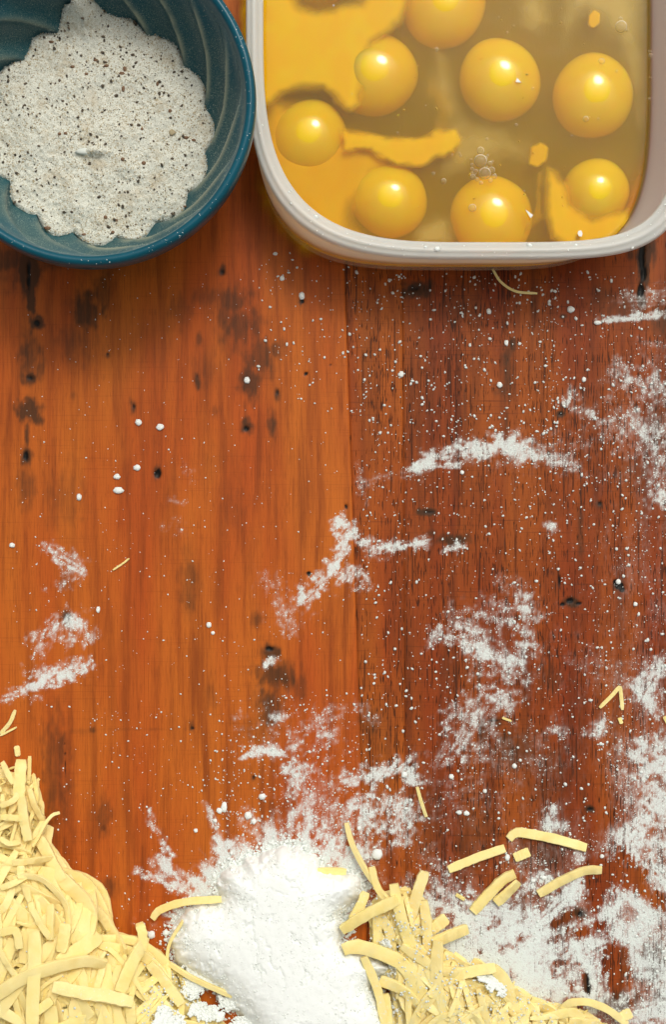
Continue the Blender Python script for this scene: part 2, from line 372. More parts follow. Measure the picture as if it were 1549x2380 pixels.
# ------------------------------------------------------------------ the wooden table top, board by board
STAIN_SHADE = [ # x,y,rx,ry,strength; stains, plus shade painted below the bowl
 (68,625,22,60,1.2),(72,690,10,45,1.0),(88,752,16,18,.9),(70,830,34,70,.42),(45,640,60,40,.35),(65,955,32,26,.85),(90,975,14,14,.7),(48,945,12,16,.5),(62,1010,6,45,.8),(60,1060,15,26,.8),(62,1130,26,60,.32),
 (150,1160,60,90,.22),(68,880,18,22,.8),(205,720,45,55,.5),(235,680,30,70,.35),(180,800,60,60,.3),(20,600,80,40,.45),(110,610,80,30,.35),(250,620,120,30,.22),  # broad entries at the end paint shade along the bowl's lower edge
 (458,882,11,24,.65),(462,788,8,20,.5),(308,945,9,24,.55),(170,918,9,14,.4),(250,826,6,9,.5),(367,1096,10,20,.6),(517,628,10,16,.7),(575,990,18,20,.7),(632,983,13,32,.6),
 (540,700,55,45,.42),(520,740,30,80,.35),(560,760,60,70,.42),(600,830,55,55,.42),(580,890,28,55,.5),(640,815,30,30,.4),(500,690,90,30,.3),(420,720,40,60,.25),(645,918,9,18,.65),(700,700,6,14,.8),
 (475,850,40,60,.25),(500,960,10,20,.3),(440,1360,28,80,.33),(430,1280,18,40,.25),(630,1515,24,24,.75),(640,1570,55,45,.5),(625,1640,38,60,.5),(700,1600,22,40,.35),(665,1585,30,30,.35),(600,1440,20,22,.45),
 (445,1690,8,16,.6),(590,1808,8,12,.6),(155,1440,13,24,.7),(150,1350,20,30,.3),(215,1697,10,8,.5),(130,1800,42,180,.35),(180,1700,60,10,.22),(300,1695,150,5,.2),(490,1620,20,60,.25),(600,1700,60,50,.25),
 (540,1180,50,90,.18),(500,1080,40,60,.15),(350,800,60,120,.15),(240,1900,26,60,.35),(240,1925,16,30,.5),(250,2060,30,30,.35),(590,1800,120,70,.15),(640,1880,60,40,.2),(310,1980,40,140,.12),(450,2000,60,100,.12),
 (1500,600,15,70,1.4),(1490,680,12,34,1.1),(1465,590,12,20,.6),(1520,560,10,80,.6),(968,675,34,20,.8),(940,660,14,12,.5),(1000,660,14,14,.6),(1180,860,18,70,.55),(1195,800,8,20,.6),(1170,905,18,20,.5),(1305,962,12,9,.8),
 (1400,690,40,30,.25),(1310,735,10,6,.7),(1460,720,60,40,.35),(1540,750,30,60,.4),(1070,885,8,6,.3),(1100,660,60,20,.2),(990,1190,26,10,.75),(1050,1255,52,16,.6),(1000,1240,20,10,.4),(1395,1172,10,10,.7),(1300,1180,30,40,.2),
 (1438,1360,14,14,.7),(1330,1400,22,12,.8),(1295,1350,10,34,.35),(1115,1560,6,110,.45),(1125,1700,16,46,.45),(1150,1680,30,16,.4),(1350,1250,8,110,.45),(1140,1480,8,60,.3),(1080,1000,3,400,.35),(1240,660,4,160,.3),
 (1180,1000,5,60,.4),(1350,1680,10,120,.3),(1372,1880,14,9,.8),(1290,1580,60,40,.25),(1200,1740,80,60,.35),(1280,1800,100,120,.25),(1000,1900,60,120,.25),(1100,1950,60,100,.3),(1250,1980,80,60,.3),(1400,2000,80,60,.1),
 (1370,2280,10,40,1.1),(1520,2240,50,60,.6),(1440,2330,60,30,.6),(1460,2230,22,50,.35),(1540,2330,30,40,.7),(1350,2120,14,14,.9),(1300,2130,60,60,.25),(1200,2100,80,60,.3),(960,1500,30,80,.12),(860,1680,30,50,.3),
 (1050,1560,40,60,.18),(1520,1000,40,100,.3),(1480,1100,60,60,.2),(900,1700,30,160,.2),(850,850,14,140,.2),(1060,700,60,60,.2)]
KNOT = [(70,878,9,10,.8),(60,1060,9,13,.85),(367,1102,9,11,1.1),(574,996,8,7,.9),(712,868,6,5,1.),(768,848,3,4,.7),(645,912,5,9,.7),(704,700,5,7,1.),(517,632,6,8,.6),(311,945,3,7,.7),(718,1332,6,6,1.),(628,1508,11,7,.9),
 (154,1435,7,10,.9),(448,1692,6,5,.8),(150,1728,3,5,.9),(151,1752,3,5,.9),(152,1775,2,50,.6),(1440,1362,9,7,1.3),(1432,1352,6,6,1.1),(1447,1370,6,6,1.2),(1326,1396,9,6,1.1),(1310,1405,6,5,1.),(1345,1402,8,4,1.),(1283,1330,4,14,.6),(1302,1352,4,18,.7),(1312,1380,3,14,.6),
 (1495,610,9,60,1.2),(1491,675,8,22,1.1),(1305,962,6,5,.9),(967,672,20,9,.6),(1000,668,6,10,.5),(1000,1190,14,5,.6),(1372,1880,8,5,.9),(1370,2285,5,30,1.1),(1395,1170,5,6,.8),(590,1806,4,8,.8),(85,752,8,8,.8),(66,640,6,50,.8),(250,823,3,4,.7),(458,875,3,6,.5),
 (1350,2125,8,8,.9),(240,1925,8,8,.4),(1240,1860,6,4,.5),(805,1177,4,8,.8),(1113,1600,2,80,.6),(1117,1700,4,20,.6),(1148,1675,16,3,.6),(1352,1150,2,60,.6)]

def field(px, py, lst, seed):
    f = np.zeros_like(px)
    n = (fbm(px/10, py/22, seed, 3)-.5)*1.5
    for x, y, rx, ry, s in lst:
        s = s*(1.2 if seed == 31 and rx > 24 else 1)
        m = (np.abs(px-x) < rx*2.6) & (np.abs(py-y) < ry*2.6)
        if not m.any(): continue
        r = np.hypot((px[m]-x)/rx, (py[m]-y)/ry)+n[m]*.8
        f[m] = np.maximum(f[m], s*np.clip(1.35-r, 0, 1))
    return f

dense_y = np.concatenate([np.linspace(-1300, 480, 12)[:-1], np.arange(480, 2440, 3.6), np.linspace(2440, 4200, 12)[1:]])
def plank_edge(i, y):
    return {0: 0*y-4200, 1: 800+(y-610)*.0335, 2: 938+(y-1250)*.006+0*y, 3: 0*y+4200}[i]
table = obj("table_top", None, kind='structure')
table.location = (0, 0, 0)
def plank(i, xs_fn, m):
    """xs_fn: list of offsets measured between the two slanting edges"""
    y = dense_y; e0 = plank_edge(i, y); e1 = plank_edge(i+1, y)
    t = xs_fn
    if i == 0: X = e1[None, :]-t[:, None]; X = X[::-1]
    elif i == 2: X = e0[None, :]+t[:, None]
    else: X = e0[None, :]+(e1-e0)[None, :]*t[:, None]
    Y = np.broadcast_to(y, X.shape)
    de = np.minimum(np.abs(X-e0), np.abs(X-e1))
    st = field(X, Y, STAIN_SHADE, 31); kn = field(X, Y, KNOT, 41); du = dens_at(X, Y)*((Y > 560) & (X > -50) & (X < 1600))
    Z = -.0006*np.clip(1-de/3.2, 0, 1)**1.5 - .0010*np.clip(kn-.35, 0, .7) + .00012*(fbm(X/60, Y/160, 77, 2)-.5)
    V = np.stack([(X-774.5)*S, (1190-Y)*S, Z], -1).reshape(-1, 3)
    F = grid_faces(X.shape[0], X.shape[1])[:, ::-1]
    nu, nv = X.shape
    # a skirt gives the board its thickness
    ring = np.concatenate([np.arange(nu)*nv, (nu-1)*nv+np.arange(nv), (np.arange(nu)*nv+nv-1)[::-1], np.arange(nv)[::-1]])
    low = V[ring].copy(); low[:, 2] = -.03; b = len(V)
    V2 = np.vstack([V, low]); k = np.arange(len(ring)-1)
    F2 = np.stack([ring[k], b+k, b+k+1, ring[k+1]], -1)
    me = mesh_np("plank", V2, np.vstack([F, F2]))
    ext = lambda a: np.concatenate([a.ravel(), np.zeros(len(ring))])
    attr(me, 'stain', ext(st)); attr(me, 'knot', ext(kn)); attr(me, 'dust', ext(du))
    return obj("plank", me, m, table)
far = np.array([900, 1000, 1300, 2000, 3000, 4200.])
p0 = plank(0, np.concatenate([[0, 1.5], np.arange(4, 880, 3.8), far]), M_plank_l); p0['label'] = "smooth orange board with dark knots"
p1 = plank(1, np.concatenate([[0, .012], np.linspace(.03, .97, 32), [.988, 1]]), M_plank_m); p1['label'] = "narrow amber board between the wide ones"
p2 = plank(2, np.concatenate([[0, 1.5], np.arange(4, 700, 3.8), far-100]), M_plank_r); p2['label'] = "dark reddish open-grained board"

# ------------------------------------------------------------------ grains and crumbs
def grains_mesh(name, P, r, zf=.7):
    n = len(P); a0 = rng.uniform(0, 6.28, n)
    V = np.zeros((n, 5, 3), np.float32)
    for k in range(4):
        a = a0+k*math.pi/2+rng.uniform(-.35, .35, n); rr = r*rng.uniform(.65, 1.25, n)
        V[:, k, 0] = P[:, 0]+rr*np.cos(a); V[:, k, 1] = P[:, 1]+rr*np.sin(a); V[:, k, 2] = P[:, 2]
    V[:, 4] = P; V[:, 4, 0] += r*rng.uniform(-.3, .3, n); V[:, 4, 2] += r*zf*rng.uniform(.7, 1.3, n)
    b = (np.arange(n)*5)[:, None]
    F = np.concatenate([b+np.array([[k, (k+1) % 4, 4]]) for k in range(4)], 0)
    return mesh_np(name, V.reshape(-1, 3), F)

PH = (1+5**.5)/2
ICO_V = np.array([(-1,PH,0),(1,PH,0),(-1,-PH,0),(1,-PH,0),(0,-1,PH),(0,1,PH),(0,-1,-PH),(0,1,-PH),(PH,0,-1),(PH,0,1),(-PH,0,-1),(-PH,0,1)])/math.hypot(1, PH)
ICO_F = np.array([(0,11,5),(0,5,1),(0,1,7),(0,7,10),(0,10,11),(1,5,9),(5,11,4),(11,10,2),(10,7,6),(7,1,8),(3,9,4),(3,4,2),(3,2,6),(3,6,8),(3,8,9),(4,9,5),(2,4,11),(6,2,10),(8,6,7),(9,8,1)])
def lumps_mesh(name, P, R, jit=.25, smooth=True):
    """P centres (n,3), R radii (n,3)"""
    n = len(P)
    V = ICO_V[None]*R[:, None, :]*(1+rng.uniform(-jit, jit, (n, 12, 1)))
    a = rng.uniform(0, 6.28, n); c, s = np.cos(a)[:, None], np.sin(a)[:, None]
    x = V[..., 0]*c-V[..., 1]*s; y = V[..., 0]*s+V[..., 1]*c
    V = np.stack([x, y, V[..., 2]], -1)+P[:, None, :]
    F = (np.arange(n)*12)[:, None, None]+ICO_F[None]
    return mesh_np(name, V.reshape(-1, 3), F.reshape(-1, 3), smooth)

# fine flour spread over the board
prob = np.clip(dens-.02, 0, 1.5)**1.8
prob = prob*np.clip(.35+1.5*(fbm(gx/5, gy/7, 91, 2)-.1), .1, 2)
prob *= (gy > 600)
cum = np.cumsum(prob.ravel()); tot = cum[-1]
NG = 122000
idx = np.searchsorted(cum, rng.uniform(0, tot, NG))
gpx = gx.ravel()[idx]+rng.uniform(-1, 1, NG)*GD*.8; gpy = gy.ravel()[idx]+rng.uniform(-1, 1, NG)*GD*.8
d_ = dens.ravel()[idx]
r = S*np.exp(rng.normal(math.log(.86), .45, NG))
r = np.clip(r, .45*S, 3.0*S)
kk = rng.uniform(0, 1, NG) < .94; gpx, gpy, r = gpx[kk], gpy[kk], r[kk]
P = np.stack([(gpx-774.5)*S, (1190-gpy)*S, 0*gpx+.00002], -1)
me = grains_mesh("flour_dusting", P, r)
obj("flour_dusting", me, M_grain, kind='stuff', label="fine white flour dusted and smeared across the wooden boards", category="flour")

# loose specks, denser on the right-hand boards
def scatter(n, x0, x1, y0, y1, rmin, rmax, flt=None):
    x = rng.uniform(x0, x1, n); y = rng.uniform(y0, y1, n); rr = rmin+(rmax-rmin)*rng.uniform(0, 1, n)**3.2
    if flt is not None: k = rng.uniform(0, 1, n) < flt(x, y); x, y, rr = x[k], y[k], rr[k]
    return x, y, rr
SP = [scatter(900, 820, 1300, 635, 1010, 1.0, 4.2, lambda x, y: fbm(x/70, y/70, 3)*1.3),
      scatter(260, 600, 830, 575, 960, 1.0, 4.2, lambda x, y: fbm(x/40, y/40, 6)*1.2-.05),
      scatter(700, 1280, 1549, 630, 1350, 1.0, 4.0, lambda x, y: fbm(x/50, y/50, 9)*1.2),
      scatter(420, 840, 1300, 1000, 1350, .9, 3.2),
      scatter(1600, 840, 1549, 1350, 2020, .9, 4.2, lambda x, y: fbm(x/60, y/60, 12)*1.3),
      scatter(360, 20, 800, 1000, 1700, .8, 2.4),
      scatter(330, 130, 560, 1650, 2160, .8, 2.6),
      scatter(900, 500, 860, 1600, 2010, .9, 3.2, lambda x, y: sstep(1550, 1900, y)*.8+.2),
      scatter(120, 30, 600, 620, 1000, .7, 1.6),
      scatter(900, 1000, 1549, 2000, 2380, 1., 4., lambda x, y: .7+0*x)]
sx = np.concatenate([s[0] for s in SP]); sy = np.concatenate([s[1] for s in SP]); sr = np.concatenate([s[2] for s in SP])
P = np.stack([(sx-774.5)*S, (1190-sy)*S, sr*S*.35], -1)
R = np.stack([sr*S*rng.uniform(.75, 1.1, len(sr)), sr*S*rng.uniform(.9, 1.45, len(sr)), sr*S*.7], -1)
obj("flour_specks", lumps_mesh("flour_specks", P, R), M_grain, kind='stuff', label="small white flour specks scattered over the wooden boards", category="flour")

def crumb_mesh(rx, ry, rz, seed):
    r0 = np.random.default_rng(seed)
    V = ICO_V; F = ICO_F
    # one subdivision
    Vl = [tuple(v) for v in V]; cache = {}; F2 = []
    def mid(a, b):
        k = (min(a, b), max(a, b))
        if k not in cache:
            m_ = (np.array(Vl[a])+np.array(Vl[b]))/2; Vl.append(tuple(m_/np.linalg.norm(m_))); cache[k] = len(Vl)-1
        return cache[k]
    for a, b, c in F:
        ab, bc, ca = mid(a, b), mid(b, c), mid(c, a); F2 += [(a, ab, ca), (b, bc, ab), (c, ca, bc), (ab, bc, ca)]
    V = np.array(Vl); V = V*(1+r0.uniform(-.16, .16, (len(V), 1)))*np.array([rx, ry, rz])
    V[:, 2] = np.maximum(V[:, 2], -rz*.5)+rz*.5
    return mesh_np("flour_crumb", V, np.array(F2))
CR = [(574,884,7,8,"in the dark stain"),(322,982,8,8,None),(372,993,9,8,None),(318,1087,9,7,None),(272,1108,8,7,None),(275,1140,13,8,None),(184,1155,6,8,None),(486,1452,6,7,None),(495,1471,5,4,None),(228,1417,5,8,None),
 (28,1267,7,6,None),(610,1851,8,8,None),(577,1895,9,9,None),(521,1876,7,13,None),(510,1884,7,7,None),(590,1909,6,7,None),(500,1907,5,5,None),(498,2035,6,7,None),(455,1930,5,5,None),(702,688,7,9,None),(640,590,6,4,None),(656,647,6,6,None),
 (1328,720,9,8,None),(1137,724,6,7,None),(1390,750,9,5,None),(933,870,7,7,None),(1178,797,5,7,None),(1162,895,7,7,None),(1438,1352,6,6,None),(1478,1404,5,5,None),(1075,1098,5,5,None),(1358,882,5,6,None),(1050,1805,6,6,None),(1085,1890,7,6,None),(1068,1888,6,5,None),
 (940,1800,7,8,None),(1197,1780,6,6,None),(877,1985,14,13,None),(1180,1993,6,8,None),(1345,1968,5,5,None),(1240,2047,6,4,None),(1265,2040,6,5,None),(535,2145,10,8,None),(330,2150,8,8,None),(352,2172,9,10,None),(385,2168,8,7,None),(1400,1990,5,5,None),(1128,1838,5,5,None),(835,1925,5,5,None)]
PL = {0: "white flour crumb resting in the grey stain of the orange board below the bowl", 11: "round white flour crumb above the flour heap", 12: "larger round flour crumb just above the flour heap",
      13: "upright oblong flour lump with a rounder one against it", 37: "biggest round white flour lump at the right shoulder of the flour heap", 28: "flour crumb sitting on the small black knot of the red board",
      22: "flour crumb on the red board close under the corner of the egg tub", 19: "pale flour crumb beside a tiny dark knot near the board joint", 5: "wide flat flour crumb under the round knot of the orange board",
      10: "lone flour crumb at the left edge of the orange board"}
for i, (x, y, a, b, t) in enumerate(CR):
    me = crumb_mesh(a*S, b*S, min(a, b)*S*.6, i+50)
    x_, y_, _ = W(x, y)
    zz = .004 if i == 42 else 0
    o = obj("flour_crumb", me, M_crumb, loc=(x_, y_, .00005), category="flour crumb", group="flour crumbs on the boards")
    if i in PL: o['label'] = PL[i]
    else:
        big = "sizable" if max(a, b) >= 8 else "small" if max(a, b) >= 6 else "tiny"
        form = "upright oblong" if b > a+1 else "wide flat" if a > b+1 else "roundish"
        zone = ("just under the tub" if y < 760 and x > 560 else "by the left picture edge" if x < 60 else "near the right picture edge" if x > 1430 else "beside the big cheese heap" if x < 420 and y > 2000 else "around the top of the flour heap" if y > 1800 and x < 700
                else "near the loose cheese shreds" if y > 1940 else "in the smeared flour right of the board joint" if y > 1700 else "on the clean middle of the orange board" if x < 820 and y > 1030 else "in the stained part of the orange board" if x < 820 else "on the upper half of the dark boards")
        o['label'] = f"{big} {form} white flour crumb {zone}"

# ------------------------------------------------------------------ the teal bowl
BC = np.array([-509., 861.])      # centre, plan units from the origin (x right, y up)
NF = 15
prof_z = np.array([.004, .006, .010, .018, .030, .045, .060, .070, .0745])
prof_r = np.array([10, 150, 188, 225, 257, 287, 309, 320, 325.])
def bowl_r(z): return np.interp(z, prof_z, prof_r)
def flute(th, z, R=None):
    sw = (z-.030)/.045*math.radians(38)
    ph = NF*(th-math.radians(18)-sw)/2
    amp = 21*sstep(.006, .022, z)*(1-sstep(.058, .073, z))
    return amp*(np.abs(np.sin(ph))-.62)
nth = 540
th = np.linspace(0, 2*math.pi, nth, endpoint=False)
zin = np.concatenate([[.004], np.linspace(.0045, .073, 60)])
TH, ZZ = np.meshgrid(th, zin, indexing='ij')
RR = bowl_r(ZZ)+flute(TH, ZZ)
RR[:, 0] = .01
# rim and outside
rimp = [(325, .0752), (328, .0772), (334, .0785), (342, .0782), (347, .0765), (348, .073), (347, .067), (343, .0662), (332, .066), (318, .056), (298, .042), (268, .027), (238, .015), (205, .004), (195, .0006), (.01, .0006)]
rR = np.array([p[0] for p in rimp], float); rZ = np.array([p[1] for p in rimp])
RR = np.hstack([RR, np.broadcast_to(rR, (nth, len(rR)))]); ZZ = np.hstack([ZZ, np.broadcast_to(rZ, (nth, len(rR)))])
TH = np.broadcast_to(th[:, None], RR.shape)
TO = lambda R_, T_, Z_: np.stack([(BC[0]+R_*np.cos(T_))*S, (BC[1]+R_*np.sin(T_))*S, Z_], -1)
V = TO(RR, TH, ZZ)
SK = lambda z: (np.array([-14., -24.])*S)*(1-np.clip(z/.070, 0, 1))[..., None]
V[..., :2] += SK(V[..., 2])
base = np.array([BC[0]*S, BC[1]*S, 0])
F = grid_faces(nth, RR.shape[1], True)[:, ::-1]
nin = len(zin)
fin = F.reshape(nth, RR.shape[1]-1, 4)
def sub(Vg, F, name):
    u, inv = np.unique(F, return_inverse=True)
    return mesh_np(name, Vg[u]-base, inv.reshape(F.shape)), u

m, nt_, out = mat("teal_plastic_dusted"); n = N(nt_)
ds = n.noise(2600, 2, .6, n.coords()); dl = n.noise(60, 3, .6, n.coords())
ridge = n.attr('ridge'); film = n.attr('film')
c = n.mix(n.ramp(ds, .42, .70, .0, .8), (.004, .072, .090), (.20, .29, .25))
f1 = n.math('MULTIPLY', film, n.ramp(dl, .25, .7, .5, 1))
c = n.mix(f1, (.002, .085, .120), c)
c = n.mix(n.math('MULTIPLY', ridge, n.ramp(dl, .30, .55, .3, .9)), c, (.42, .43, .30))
b = n.bsdf(c, .36, .4, n.bump(ds, .0002, .4)); n.link(b.outputs[0], out.inputs[0])
M_bowl_in = m
m, nt_, out = mat("teal_plastic"); n = N(nt_)
c = n.mix(n.ramp(n.noise(1800, 2, .6, n.coords()), .62, .72, 0, .35), (.001, .072, .108), (.06, .18, .22))
c = n.mix(n.ramp(n.noise(25, 3, .6, n.coords()), .3, .7, 0, .5), c, (.003, .10, .15))
b = n.bsdf(c, .28, .28, n.bump(n.noise(500, 3, .6, n.coords()), .0002, .3)); n.link(b.outputs[0], out.inputs[0])
M_bowl = m

bowl = obj("mixing_bowl", None, loc=base, label="round teal plastic bowl with swirled fluted inside, holding speckled meal", category="bowl")
me, u = sub(V.reshape(-1, 3), fin[:, :nin-1].reshape(-1, 4), "bowl_wall")
thu = TH.ravel()[u]; zu = ZZ.ravel()[u]
sw = (zu-.030)/.045*math.radians(38); ph = NF*(thu-math.radians(18)-sw)/2
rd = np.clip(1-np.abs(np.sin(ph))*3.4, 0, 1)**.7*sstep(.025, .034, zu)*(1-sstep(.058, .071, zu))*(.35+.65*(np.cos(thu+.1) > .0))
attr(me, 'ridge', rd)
attr(me, 'film', 1-sstep(.048, .066, zu)*.92-.25*np.clip(np.abs(np.sin(ph+1.0)), 0, 1)**4)
obj("bowl_wall", me, M_bowl_in, bowl)
me, u = sub(V.reshape(-1, 3), fin[:, nin-1:nin+8].reshape(-1, 4), "rim")
obj("rim", me, M_bowl, bowl)
me, u = sub(V.reshape(-1, 3), fin[:, nin+8:].reshape(-1, 4), "bowl_outside")
obj("bowl_outside", me, M_bowl, bowl)

# speckled meal inside the bowl
def meal_z(x, y):
    """x,y plan units relative to the bowl centre"""
    t = np.arctan2(y, x); r_ = np.hypot(x, y)
    z = .027+.000010*(y)*1.0 - .000006*x
    z += .019*np.exp(-((x+42)**2+(y-275)**2)/(2*30**2))+.004*(fbm(x/70, y/70, 58, 2)-.5)
    z += .003*np.exp(-((x-60)**2+(y+30)**2)/(2*120**2))
    z += .0018*(fbm(x/45+9, y/45+9, 55, 3)-.5) + .0011*(fbm(x/9, y/9, 56, 3)-.5)
    z += .0030*np.exp(-(((x+20)/26)**2+((y+42)/11)**2))
    z -= .0004*np.exp(-(((x+10)/34)**2+((y+60)/9)**2))
    return z
nr = 190; nt2 = 720
t2 = np.linspace(0, 2*math.pi, nt2, endpoint=False)
rb = np.full(nt2, 255.)
for _ in range(8):
    zb = meal_z(rb*np.cos(t2), rb*np.sin(t2)); rb = bowl_r(zb)+flute(t2, zb)+.5
q = np.linspace(0.002, 1, nr)
RRm = rb[:, None]*q[None]; X = RRm*np.cos(t2)[:, None]; Y = RRm*np.sin(t2)[:, None]
Z = meal_z(X, Y)
edge = (1-q[None])*rb[:, None]
Z = Z-.0022*np.clip(1-edge/14, 0, 1)**2
V = np.stack([X*S, Y*S, Z], -1)
MO = np.array([-14., -24.])*(1-.030/.070)
V[..., :2] += MO*S
me = mesh_np("speckled_meal", V.reshape(-1, 3), grid_faces(nt2, nr, True)[:, ::-1])
m, nt_, out = mat("speckled_meal"); n = N(nt_)
a = n.noise(1900, 2, .6, n.coords()); bl = n.noise(70, 4, .65, n.coords()); cc = n.noise(1500, 1, .5, n.coords(loc=(3, 1, 0)))
c = n.mix(n.ramp(a, .38, .62), (.60, .59, .49), (.83, .83, .74))
c = n.mix(n.ramp(bl, .48, .72, 0, .65), c, (.52, .43, .29))
c = n.mix(n.ramp(cc, .70, .74, 0, .55), c, (.16, .13, .09))
b = n.bsdf(c, .95, .08, n.bump(a, .0002, .7)); n.link(b.outputs[0], out.inputs[0])
meal = obj("speckled_meal", me, m, loc=base, label="heap of coarse off-white meal flecked with pepper filling the teal bowl", category="meal")
def meal_points(n_, dark=False):
    x = rng.uniform(-280, 280, n_); y = rng.uniform(-280, 340, n_)
    t = np.arctan2(y, x) % (2*math.pi); rr = np.hypot(x, y); lim = np.interp(t, t2, rb, period=2*math.pi)
    k = rr < lim-3
    return x[k], y[k], meal_z(x[k], y[k])
M_pale = simple("pale_meal_grain", (.76, .79, .73), .9, .1)
M_tan = simple("tan_meal_grain", (.46, .38, .24), .9, .1)
M_pep = simple("pepper", (.055, .05, .04), .8, .2, var=(.20, .15, .10), vscale=900)
x, y, z = meal_points(42000)
obj("meal_grain", grains_mesh("meal_grain", np.stack([(x+MO[0])*S, (y+MO[1])*S, z-.0001], -1), S*rng.uniform(.7, 1.6, len(x)), .7), M_pale, meal, kind='stuff')
x, y, z = meal_points(13000)
k = rng.uniform(0, 1, len(x)) < fbm(x/40, y/40, 61, 3)**2*2.4+.12; x, y, z = x[k], y[k], z[k]
obj("tan_grain", grains_mesh("tan_grain", np.stack([(x+MO[0])*S, (y+MO[1])*S, z], -1), S*rng.uniform(.9, 2.2, len(x)), .9), M_tan, meal, kind='stuff')
x, y, z = meal_points(3800)
k = rng.uniform(0, 1, len(x)) < fbm(x/60, y/60, 67, 3)*1.1+.10*sstep(-50, 150, x); x, y, z = x[k], y[k], z[k]
rr = rng.uniform(0, 1, len(x))**6*3.0+.85
obj("pepper_speck", lumps_mesh("pepper_speck", np.stack([(x+MO[0])*S, (y+MO[1])*S, z+.0002], -1), np.stack([rr*S, rr*S*1.3, rr*S*.7], -1), .3), M_pep, meal, kind='stuff')
# bigger flakes lying on the meal (plan offsets from the picture, unprojected at meal height)
M_flake = simple("brown_flake", (.17, .085, .05), .8, .2, var=(.30, .2, .12), vscale=700)
FL = [(222,140,6,4),(247,153,7,4),(283,171,8,5),(290,160,5,7),(286,206,5,9),(200,172,5,4),(138,311,5,4),(334,379,6,5),(152,310,5,4),(110,530,10,5),(276,563,3.5,11),(168,155,6,4),(400,308,9,9),(285,370,5,5),(432,320,8,4),(450,326,6,4),(262,540,5,4),(270,512,5,4),(366,195,4,6),(195,545,6,4),(245,505,5,5),(395,258,5,5),(430,480,5,3),(120,97,8,4),(330,300,4,4)]
for i, (px, py, a, b_) in enumerate(FL):
    z0 = .030
    wx, wy, _ = W(px, py, z0); lx, ly = wx/S-BC[0], wy/S-BC[1]; z0 = float(meal_z(np.array(lx-MO[0]), np.array(ly-MO[1])))
    wx, wy, _ = W(px, py, z0)
    me = crumb_mesh(a*S*.85, b_*S*.85, 2.5*S, 300+i)
    lab = {10: "long dark brown flake at the lower edge of the meal", 12: "round tan clump near the right edge of the meal", 9: "dark brown flake caught at the lower left edge of the meal"}.get(i, "small brown flake lying on the speckled meal")
    obj("meal_flake", me, M_tan if i == 12 else M_flake, loc=(wx, wy, z0-.0002), category="flake", group="brown flakes on the meal", label=lab)
wx, wy, _ = W(196, 350, .031)
me = crumb_mesh(22*S, 9*S, 7*S, 401)
obj("flour_lump", me, M_pale, loc=(wx, wy, .0285), label="smooth white lump of flour half sunk in the speckled meal", category="flour lump")

# dust clinging to the inside wall and rim of the bowl
nD = 15000
t_ = rng.uniform(0, 2*math.pi, nD); z_ = .028+.044*rng.uniform(0, 1, nD)**1.15
r_ = bowl_r(z_)+flute(t_, z_)-.4
x = r_*np.cos(t_); y = r_*np.sin(t_)
k = (meal_z(x, y) < z_-.0004) & (rng.uniform(0, 1, nD) < fbm(t_*9, z_*300, 71, 3)*1.5-.1+.3*(np.cos(t_-.3) > .3))
P = TO(r_[k], t_[k], z_[k]); P[:, :2] += SK(P[:, 2])
obj("meal_dust", grains_mesh("meal_dust", P, S*rng.uniform(.35, 1.05, k.sum()), .5), simple("meal_dust", (.34, .40, .34), .95, .05), kind='stuff', label="fine pale dust clinging to the inside wall of the teal bowl", category="dust")
nD = 90
t_ = rng.uniform(-2.2, .6, nD); r_ = rng.uniform(326, 346, nD)
P = TO(r_, t_, np.interp(r_, [326, 334, 342, 347], [.0763, .0786, .0783, .0767]))
obj("rim_dust", grains_mesh("rim_dust", P, S*rng.uniform(.4, 1.3, nD), .5), M_grain, kind='stuff', label="tiny white flour specks on the rim of the teal bowl", category="flour")

# ------------------------------------------------------------------ the egg tub
EC = np.array([305.5, 1068.])
nte = 480
te = np.linspace(0, 2*math.pi, nte, endpoint=False)
def superloop(aL, aR, b, nL, nR, off=0.0):
    c_, s_ = np.cos(te), np.sin(te)
    a = np.where(c_ < 0, aL+off, aR+off); nn = np.where(c_ < 0, nL, nR); bb = b+off
    rr_ = (np.abs(c_/a)**nn+np.abs(s_/bb)**nn)**(-1/nn)
    return rr_*c_, rr_*s_
# outer wall: z, aL, aR, b, nL, nR
def wall_params(z):
    zs = [0, .003, .029, .041, .047]
    return [np.interp(z, zs, v) for v in ([472, 483, 487, 489, 492], [392, 405, 412, 448, 470], [500, 510, 512, 513, 514], [4, 4, 3.8, 3.4, 3.3], [4, 4, 4.3, 4.8, 5])]
def ring(z, off):
    x_, y_ = superloop(*wall_params(z), off=off); return np.stack([(EC[0]+x_)*S, (EC[1]+y_)*S, np.full(nte, z)], -1)
def flat(cen_z):
    return np.broadcast_to(np.array([EC[0]*S, EC[1]*S, cen_z]), (nte, 3)).copy()
ebase = np.array([EC[0]*S, EC[1]*S, 0])
tub = obj("egg_tub", None, loc=ebase, label="translucent white plastic tub with rounded corners full of cracked eggs", category="plastic tub")
rings = [flat(.0004), ring(.0004, -14), ring(.0008, -6)]+[ring(z, 0) for z in (.0025, .006, .012, .02, .029, .035, .040, .0425)]+[ring(z, -6) for z in (.0425, .040, .035, .031, .029, .022, .014, .008)]+[ring(.0045, -9), ring(.0026, -16), ring(.0022, -30), flat(.0022)]
V = np.stack(rings, 1)-ebase
